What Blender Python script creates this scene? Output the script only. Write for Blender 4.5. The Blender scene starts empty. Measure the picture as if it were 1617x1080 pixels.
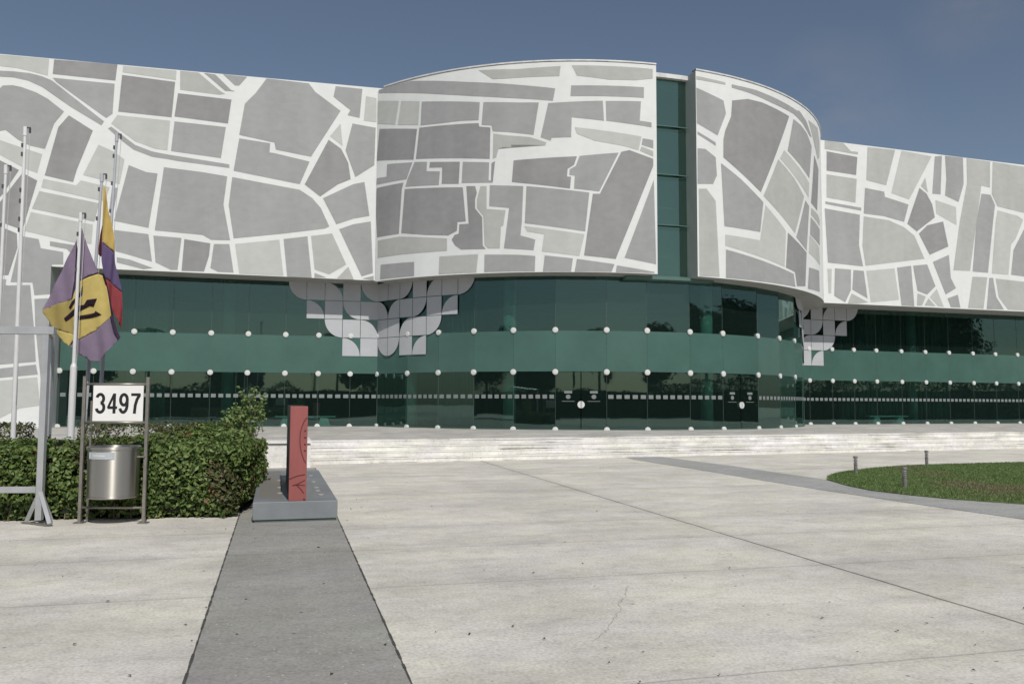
import bpy, bmesh, math, random, json
import numpy as np
from mathutils import Vector, Matrix
from mathutils.geometry import tessellate_polygon
random.seed(7); rng = np.random.default_rng(7)
rad = math.radians
scn = bpy.context.scene
COL = scn.collection

# ------------------------------------------------------------------ camera
EYE = 1.7
cam_d = bpy.data.cameras.new('camera'); cam = bpy.data.objects.new('camera', cam_d); COL.objects.link(cam)
cam_d.sensor_fit = 'HORIZONTAL'; cam_d.sensor_width = 36; cam_d.lens = 36*1350/1617
cam_d.clip_end = 3000; cam_d.clip_start = 0.05
pitch = math.atan(96/1350)
cam.location = (0, 0, EYE)
cam.matrix_world = Matrix.Translation((0, 0, EYE)) @ Matrix.Rotation(rad(90)+pitch, 4, 'X') @ Matrix.Rotation(rad(0.25), 4, 'Z')
scn.camera = cam

# ------------------------------------------------------------------ light
SUN_EL = 44.5; SUN_H = (0.335, -0.942)      # horizontal direction towards the sun (behind the camera, a little right)
w = bpy.data.worlds.new('World'); scn.world = w; w.use_nodes = True
nt = w.node_tree; nt.nodes.clear()
def N(nt, t, **k):
    n = nt.nodes.new(t)
    for a, b in k.items():
        if a in n.inputs.keys() if hasattr(n.inputs, 'keys') else False: n.inputs[a].default_value = b
        else: setattr(n, a, b)
    return n
sky = nt.nodes.new('ShaderNodeTexSky'); sky.sky_type = 'NISHITA'; sky.sun_disc = False
sky.sun_elevation = rad(SUN_EL); sky.sun_rotation = math.atan2(SUN_H[0], SUN_H[1])
sky.air_density = 1.0; sky.dust_density = 1.0; sky.ozone_density = 1.5; sky.altitude = 0
hs = nt.nodes.new('ShaderNodeHueSaturation'); hs.inputs['Saturation'].default_value = 0.88; hs.inputs['Value'].default_value = 0.86
tc = nt.nodes.new('ShaderNodeTexCoord'); mp = nt.nodes.new('ShaderNodeMapping'); mp.inputs['Scale'].default_value = (5, 5, 9); mp.inputs['Location'].default_value = (0.9, 0.35, 0.2)
no = nt.nodes.new('ShaderNodeTexNoise'); no.inputs['Scale'].default_value = 1.6; no.inputs['Detail'].default_value = 6; no.inputs['Roughness'].default_value = 0.55
cr = nt.nodes.new('ShaderNodeValToRGB'); cr.color_ramp.elements[0].position = 0.40; cr.color_ramp.elements[0].color = (0, 0, 0, 1); cr.color_ramp.elements[1].position = 0.80; cr.color_ramp.elements[1].color = (0.42, 0.42, 0.42, 1)
mx = nt.nodes.new('ShaderNodeMixRGB'); mx.inputs[2].default_value = (4.2, 3.9, 3.8, 1)
bg = nt.nodes.new('ShaderNodeBackground'); bg.inputs['Strength'].default_value = 0.070
ow = nt.nodes.new('ShaderNodeOutputWorld')
L = nt.links.new
L(tc.outputs['Generated'], mp.inputs[0]); L(mp.outputs[0], no.inputs['Vector']); L(no.outputs['Fac'], cr.inputs[0])
L(sky.outputs[0], hs.inputs['Color']); L(hs.outputs[0], mx.inputs[1]); L(cr.outputs[0], mx.inputs[0])
def cloud_mask(d, r0, r1):
    nn_ = nt.nodes.new('ShaderNodeVectorMath'); nn_.operation = 'DISTANCE'; L(tc.outputs['Generated'], nn_.inputs[0]); nn_.inputs[1].default_value = d
    rr = nt.nodes.new('ShaderNodeMapRange'); rr.interpolation_type = 'SMOOTHSTEP'; L(nn_.outputs['Value'], rr.inputs[0]); rr.inputs['From Min'].default_value = r0; rr.inputs['From Max'].default_value = r1; rr.inputs['To Min'].default_value = 1; rr.inputs['To Max'].default_value = 0; return rr.outputs[0]
c1 = cloud_mask((0.443, 0.798, 0.385), .0, .075); c2 = cloud_mask((0.33, 0.88, 0.30), .0, .11)
ad = nt.nodes.new('ShaderNodeMath'); ad.operation = 'ADD'; ad.use_clamp = True; L(c1, ad.inputs[0]); L(c2, ad.inputs[1])
ml = nt.nodes.new('ShaderNodeMath'); ml.operation = 'MULTIPLY'; L(ad.outputs[0], ml.inputs[0]); L(cr.outputs[0], ml.inputs[1]); L(ml.outputs[0], mx.inputs[0])
L(mx.outputs[0], bg.inputs[0]); L(bg.outputs[0], ow.inputs[0])
sl = bpy.data.lights.new('sun', 'SUN'); sl.energy = 2.9; sl.angle = rad(0.53); sl.color = (1.0, 0.965, 0.91)
so = bpy.data.objects.new('sun', sl); COL.objects.link(so)
sd = Vector((SUN_H[0]*math.cos(rad(SUN_EL)), SUN_H[1]*math.cos(rad(SUN_EL)), math.sin(rad(SUN_EL))))
so.rotation_euler = sd.to_track_quat('Z', 'Y').to_euler(); so.location = (10, -30, 40)
scn.view_settings.view_transform = 'Standard'; scn.view_settings.look = 'None'
scn.view_settings.exposure = 0.17; scn.view_settings.gamma = 1; scn.view_settings.use_curve_mapping = False
scn.render.engine = 'CYCLES'
scn.cycles.max_bounces = 8; scn.cycles.transparent_max_bounces = 16

# ------------------------------------------------------------------ materials
def srgb(r, g, b):
    f = lambda c: (c/255/12.92) if c/255 <= 0.04045 else ((c/255+0.055)/1.055)**2.4
    return (f(r), f(g), f(b), 1)
def newmat(name):
    m = bpy.data.materials.new(name); m.use_nodes = True; t = m.node_tree; t.nodes.clear()
    o = t.nodes.new('ShaderNodeOutputMaterial'); return m, t, o
def mat(name, col, rough=0.6, metal=0.0, var=0.0, scale=4.0, stretch=(1, 1, 1), spec=0.5, bump=0.0, bscale=60, island=None, detail=5, col2=None, trans=0):
    m, t, o = newmat(name); p = t.nodes.new('ShaderNodeBsdfPrincipled')
    p.inputs['Roughness'].default_value = rough; p.inputs['Metallic'].default_value = metal; p.inputs['Specular IOR Level'].default_value = spec
    p.inputs['Base Color'].default_value = (*col[:3], 1)
    tcn = t.nodes.new('ShaderNodeTexCoord'); mpn = t.nodes.new('ShaderNodeMapping'); mpn.inputs['Scale'].default_value = stretch
    t.links.new(tcn.outputs['Object'], mpn.inputs[0])
    if var or col2:
        n = t.nodes.new('ShaderNodeTexNoise'); n.inputs['Scale'].default_value = scale; n.inputs['Detail'].default_value = detail; n.inputs['Roughness'].default_value = 0.6
        t.links.new(mpn.outputs[0], n.inputs['Vector'])
        r = t.nodes.new('ShaderNodeValToRGB'); e = r.color_ramp.elements
        c2 = col2 if col2 else tuple(min(1, c*(1+var)) for c in col[:3])
        c1 = col if col2 else tuple(c*(1-var) for c in col[:3])
        e[0].position = 0.32; e[0].color = (*c1[:3], 1); e[1].position = 0.68; e[1].color = (*c2[:3], 1)
        t.links.new(n.outputs['Fac'], r.inputs[0]); t.links.new(r.outputs[0], p.inputs['Base Color'])
    if island:
        g = t.nodes.new('ShaderNodeNewGeometry'); r = t.nodes.new('ShaderNodeValToRGB'); e = r.color_ramp.elements
        e[0].position = 0; e[0].color = (*island[0][:3], 1); e[1].position = 1; e[1].color = (*island[-1][:3], 1)
        for i, c in enumerate(island[1:-1]):
            q = e.new((i+1)/(len(island)-1)); q.color = (*c[:3], 1)
        t.links.new(g.outputs['Random Per Island'], r.inputs[0]); t.links.new(r.outputs[0], p.inputs['Base Color'])
    if bump:
        n = t.nodes.new('ShaderNodeTexNoise'); n.inputs['Scale'].default_value = bscale; n.inputs['Detail'].default_value = 4
        t.links.new(mpn.outputs[0], n.inputs['Vector']); b = t.nodes.new('ShaderNodeBump'); b.inputs['Strength'].default_value = bump; b.inputs['Distance'].default_value = 0.02
        t.links.new(n.outputs['Fac'], b.inputs['Height']); t.links.new(b.outputs[0], p.inputs['Normal'])
    if trans:
        tr = t.nodes.new('ShaderNodeBsdfTranslucent'); ms = t.nodes.new('ShaderNodeMixShader'); ms.inputs[0].default_value = trans
        src = p.inputs['Base Color'].links[0].from_socket if p.inputs['Base Color'].links else None
        if src: t.links.new(src, tr.inputs[0])
        else: tr.inputs[0].default_value = (*col[:3], 1)
        t.links.new(p.outputs[0], ms.inputs[1]); t.links.new(tr.outputs[0], ms.inputs[2]); t.links.new(ms.outputs[0], o.inputs[0])
    else: t.links.new(p.outputs[0], o.inputs[0])
    return m

AX = rad(15.3)                                     # the paving grid is turned by this much
U2 = (math.cos(AX), math.sin(AX)); V2 = (-math.sin(AX), math.cos(AX))

def paint(name, base, var=0.07):
    """painted render: broad board marks, vertical run-off streaks, fine weave"""
    m, t, o = newmat(name); ln = t.links.new
    p = t.nodes.new('ShaderNodeBsdfPrincipled'); p.inputs['Roughness'].default_value = 0.8; p.inputs['Specular IOR Level'].default_value = 0.25
    tcn = t.nodes.new('ShaderNodeTexCoord')
    def noise(sc, strch, det=4):
        mp_ = t.nodes.new('ShaderNodeMapping'); mp_.inputs['Scale'].default_value = strch; ln(tcn.outputs['Object'], mp_.inputs[0])
        n = t.nodes.new('ShaderNodeTexNoise'); n.inputs['Scale'].default_value = sc; n.inputs['Detail'].default_value = det; ln(mp_.outputs[0], n.inputs['Vector']); return n.outputs['Fac']
    a = noise(0.6, (1, 1, 1)); b = noise(1.3, (1, 1, 0.12)); c = noise(2.6, (1, 1, 1.6), 7)
    s1 = t.nodes.new('ShaderNodeMath'); s1.operation = 'ADD'; ln(a, s1.inputs[0]); ln(b, s1.inputs[1])
    s2 = t.nodes.new('ShaderNodeMath'); s2.operation = 'ADD'; ln(s1.outputs[0], s2.inputs[0]); ln(c, s2.inputs[1])
    mr = t.nodes.new('ShaderNodeMapRange'); mr.inputs['From Min'].default_value = 1.1; mr.inputs['From Max'].default_value = 1.9
    mr.inputs['To Min'].default_value = 1-var; mr.inputs['To Max'].default_value = 1+var; ln(s2.outputs[0], mr.inputs[0])
    vm = t.nodes.new('ShaderNodeVectorMath'); vm.operation = 'SCALE'; vm.inputs[0].default_value = base[:3]; ln(mr.outputs[0], vm.inputs['Scale'])
    ln(vm.outputs[0], p.inputs['Base Color']); ln(p.outputs[0], o.inputs[0]); return m

M_white = paint('facade_white', (0.69, 0.705, 0.69), 0.045)
M_t0 = paint('facade_pale_grey', (0.47, 0.48, 0.455), 0.07)
M_t1 = paint('facade_light_grey', (0.415, 0.418, 0.40), 0.08)
M_t2 = paint('facade_mid_grey', (0.325, 0.33, 0.328), 0.09)
M_t3 = paint('facade_dark_grey', (0.272, 0.27, 0.272), 0.11)
TONES = [M_white, M_t0, M_t1, M_t2, M_t3]
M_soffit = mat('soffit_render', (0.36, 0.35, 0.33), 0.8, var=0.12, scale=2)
M_coping = mat('coping_metal', (0.62, 0.62, 0.61), 0.5, var=0.15, scale=3)
M_return = mat('return_grey', (0.40, 0.42, 0.41), 0.7, var=0.06, scale=1.5)

def glass_mat(name, tint, refl, fade=1.35, veil=0.05):
    m, t, o = newmat(name); ln = t.links.new
    tr = t.nodes.new('ShaderNodeBsdfTransparent'); tr.inputs[0].default_value = (*tint, 1)
    gl = t.nodes.new('ShaderNodeBsdfGlossy'); gl.inputs['Roughness'].default_value = 0.015; gl.inputs['Color'].default_value = (*refl, 1)
    fr = t.nodes.new('ShaderNodeFresnel'); fr.inputs['IOR'].default_value = fade
    gm = t.nodes.new('ShaderNodeNewGeometry'); mi_ = t.nodes.new('ShaderNodeMapRange'); ln(gm.outputs['Backfacing'], mi_.inputs[0]); mi_.inputs['To Min'].default_value = fade; mi_.inputs['To Max'].default_value = 1/fade; ln(mi_.outputs[0], fr.inputs['IOR'])
    nz = t.nodes.new('ShaderNodeTexNoise'); nz.inputs['Scale'].default_value = 0.5; nz.inputs['Detail'].default_value = 1
    tcn = t.nodes.new('ShaderNodeTexCoord'); ln(tcn.outputs['Object'], nz.inputs['Vector'])
    bp = t.nodes.new('ShaderNodeBump'); bp.inputs['Strength'].default_value = 0.06; bp.inputs['Distance'].default_value = 0.05
    ln(nz.outputs['Fac'], bp.inputs['Height']); ln(bp.outputs[0], gl.inputs['Normal'])
    df = t.nodes.new('ShaderNodeBsdfDiffuse'); df.inputs[0].default_value = (0.10, 0.175, 0.155, 1)
    md = t.nodes.new('ShaderNodeMixShader'); md.inputs[0].default_value = veil; ln(tr.outputs[0], md.inputs[1]); ln(df.outputs[0], md.inputs[2])  # faint green veil painted over the pane to lift its blacks
    ms = t.nodes.new('ShaderNodeMixShader'); ln(fr.outputs[0], ms.inputs[0]); ln(md.outputs[0], ms.inputs[1]); ln(gl.outputs[0], ms.inputs[2]); ln(ms.outputs[0], o.inputs[0])
    return m
M_glass = glass_mat('green_solar_glass', (0.46, 0.64, 0.60), (0.66, 0.90, 0.84), 1.95)
M_glass_g = glass_mat('green_cleft_glass', (0.30, 0.44, 0.40), (0.56, 0.82, 0.66), 2.8, 0.16)
M_film = mat('frosted_green_film', (0.058, 0.125, 0.105), 0.22, var=0.10, scale=0.7, spec=0.6)
M_film_teal = mat('teal_glass_strip', (0.09, 0.16, 0.14), 0.3)
M_tile = mat('grey_window_vinyl', (0.44, 0.45, 0.47), 0.45, var=0.06, scale=0.9)
M_dot = mat('white_vinyl_marker', (0.19, 0.215, 0.21), 0.5)
M_steel = mat('brushed_steel', (0.62, 0.62, 0.60), 0.35, metal=0.7, var=0.08, scale=5)
M_fit = mat('pale_steel_disc', (0.62, 0.63, 0.61), 0.45, var=0.05, scale=9)
M_joint = mat('silicone_joint', (0.09, 0.13, 0.12), 0.6)
M_in_floor = mat('interior_floor', (0.07, 0.075, 0.07), 0.5, var=0.1)
M_in_wall = mat('interior_wall', (0.16, 0.17, 0.16), 0.8, var=0.3, scale=0.5, stretch=(1, 1, 0.1))
M_in_col = mat('interior_column_paint', (0.55, 0.60, 0.56), 0.7)
M_curtain = mat('interior_curtain', (0.30, 0.33, 0.31), 0.8, var=0.25, scale=2.5, stretch=(1, 1, 0.05))
M_bench = mat('pale_bench_stone', (0.75, 0.78, 0.76), 0.6)

# ------------------------------------------------------------------ object helpers
def link(o, parent=None):
    COL.objects.link(o)
    if parent is not None: o.parent = parent
    return o
def tag(o, label=None, cat=None, group=None, kind=None):
    if label: o['label'] = label
    if cat: o['category'] = cat
    if group: o['group'] = group
    if kind: o['kind'] = kind
    return o
def thing(name, label, cat, loc=(0, 0, 0), rz=0, group=None):
    o = bpy.data.objects.new(name, None); o.location = loc; o.rotation_euler = (0, 0, rz); o.empty_display_size = 0.3
    link(o); tag(o, label, cat, group); return o
class MB:
    """collects shapes, links them as one mesh object"""
    def __init__(s): s.v = []; s.f = []; s.m = []
    def add(s, vs, fs, mi=0):
        k = len(s.v); s.v += [tuple(v) for v in vs]; s.f += [tuple(i+k for i in f) for f in fs]; s.m += [mi]*len(fs)
    def quad(s, a, b, c, d, mi=0): s.add([a, b, c, d], [(0, 1, 2, 3)], mi)
    def box(s, c, size, rz=0, mi=0, rot=None, bev=0):
        x, y, z = [q/2 for q in size]
        P = [Vector((i*x, j*y, k*z)) for i in (-1, 1) for j in (-1, 1) for k in (-1, 1)]
        M = rot if rot is not None else Matrix.Rotation(rz, 3, 'Z')
        P = [M @ p + Vector(c) for p in P]
        s.add(P, [(0, 1, 3, 2), (4, 6, 7, 5), (0, 4, 5, 1), (2, 3, 7, 6), (0, 2, 6, 4), (1, 5, 7, 3)], mi)
    def tube(s, a, b, r1, r2=None, n=14, mi=0, cap=True):
        a = Vector(a); b = Vector(b); r2 = r1 if r2 is None else r2; d = (b-a).normalized()
        x = d.cross(Vector((0, 0, 1)) if abs(d.z) < .99 else Vector((1, 0, 0))).normalized(); y = d.cross(x)
        vs = []
        for P, r in ((a, r1), (b, r2)):
            for i in range(n):
                t = 2*math.pi*i/n; vs.append(P+x*(r*math.cos(t))+y*(r*math.sin(t)))
        fs = [(i, (i+1) % n, n+(i+1) % n, n+i) for i in range(n)]
        if cap: fs += [tuple(range(n-1, -1, -1)), tuple(range(n, 2*n))]
        s.add(vs, fs, mi)
    def lathe(s, prof, c=(0, 0, 0), n=32, mi=0):
        vs = []; c = Vector(c)
        for r, z in prof:
            for i in range(n):
                t = 2*math.pi*i/n; vs.append(c+Vector((r*math.cos(t), r*math.sin(t), z)))
        fs = []
        for k in range(len(prof)-1):
            for i in range(n): fs.append((k*n+i, k*n+(i+1) % n, (k+1)*n+(i+1) % n, (k+1)*n+i))
        s.add(vs, fs, mi)
    def prism(s, pts, z0, z1, mi=0, mside=None):
        n = len(pts); vs = [(p[0], p[1], z0 if not callable(z0) else z0(p)) for p in pts]+[(p[0], p[1], z1) for p in pts]
        ar = sum(pts[i][0]*pts[(i+1) % n][1]-pts[(i+1) % n][0]*pts[i][1] for i in range(n))
        k = len(s.v)
        tri = tessellate_polygon([[Vector((p[0], p[1], 0)) for p in pts]])
        s.add(vs, [], mi)
        for t in tri:
            a, b, c = [Vector((*pts[i], 0)) for i in t]
            if (b-a).cross(c-a).z < 0: t = (t[0], t[2], t[1])
            s.f.append(tuple(k+n+i for i in t)); s.m.append(mi)
            s.f.append((k+t[0], k+t[2], k+t[1])); s.m.append(mi)
        for i in range(n):
            j = (i+1) % n; q = (k+i, k+j, k+n+j, k+n+i)
            s.f.append(q if ar > 0 else q[::-1]); s.m.append(mi if mside is None else mside)
    def build(s, name, mats, parent=None, smooth=False, bevel=0, loc=None, rz=0):
        me = bpy.data.meshes.new(name); me.from_pydata([tuple(v) for v in s.v], [], s.f)
        if not isinstance(mats, (list, tuple)): mats = [mats]
        for m in mats: me.materials.append(m)
        me.polygons.foreach_set('material_index', s.m); me.update()
        if smooth: me.polygons.foreach_set('use_smooth', [True]*len(me.polygons))
        o = bpy.data.objects.new(name, me); link(o, parent)
        if loc is not None: o.location = loc
        o.rotation_euler = (0, 0, rz)
        if bevel:
            b = o.modifiers.new('b', 'BEVEL'); b.width = bevel; b.segments = 2; b.limit_method = 'ANGLE'
        if smooth and not bevel:
            pass
        return o
def smooth_angle(o, ang=35):
    bm = bmesh.new(); bm.from_mesh(o.data)
    for e in bm.edges:
        e.smooth = not (len(e.link_faces) == 2 and e.calc_face_angle(0) > rad(ang))
    for f in bm.faces: f.smooth = True
    bm.to_mesh(o.data); bm.free(); return o

# ------------------------------------------------------------------ ruled facade surfaces
class Flat:
    def __init__(s, p, a): s.p = p; s.a = a
    def xy(s, u, off=0): c, n = math.cos(s.a), math.sin(s.a); return (s.p[0]+u*c+off*n, s.p[1]+u*n-off*c)
    step = 4.0
class Arc:
    def __init__(s, c, R): s.c = c; s.R = R
    def xy(s, u, off=0): t = u/s.R; return (s.c[0]+(s.R+off)*math.sin(t), s.c[1]-(s.R+off)*math.cos(t))
    step = 0.35
def P3(S, u, z, off=0): x, y = S.xy(u, off); return (x, y, z)
AL = rad(12.5); AR = rad(19.6); CC = (3.05, 47.65)
L0 = (-6.0264, 37.7); R0 = (16.5102, 44.4)
S_L = Flat(L0, AL); S_R = Flat(R0, AR); S_D = Arc(CC, 13.55)
G_L = Flat((L0[0]-1.5*math.sin(AL), L0[1]+1.5*math.cos(AL)), AL)
G_R = Flat((R0[0]-2.0*math.sin(AR), R0[1]+2.0*math.cos(AR)), AR)
G_D = Arc(CC, 12.5); G_C = Arc(CC, 12.87)
FLOOR = 0.6
def lin(u, u0, z0, u1, z1): return z0+(z1-z0)*(u-u0)/(u1-u0)
topL = lambda u: lin(u, -15.5, 15.95, 0, 15.83); botL = lambda u: lin(u, -13, 7.2, 0, 7.08)
topD = lambda u: lin(u, -10, 15.73, 14, 15.52); botD = lambda u: lin(u, -10, 7.03, 14, 6.84)
topR = lambda u: lin(u, 0, 15.62, 14, 15.70); botR = lambda u: lin(u, 0, 6.97, 14, 7.07)
def grid(S, a, b):
    n = max(1, int(math.ceil(abs(b-a)/S.step))); return [a+(b-a)*i/n for i in range(n+1)]
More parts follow.
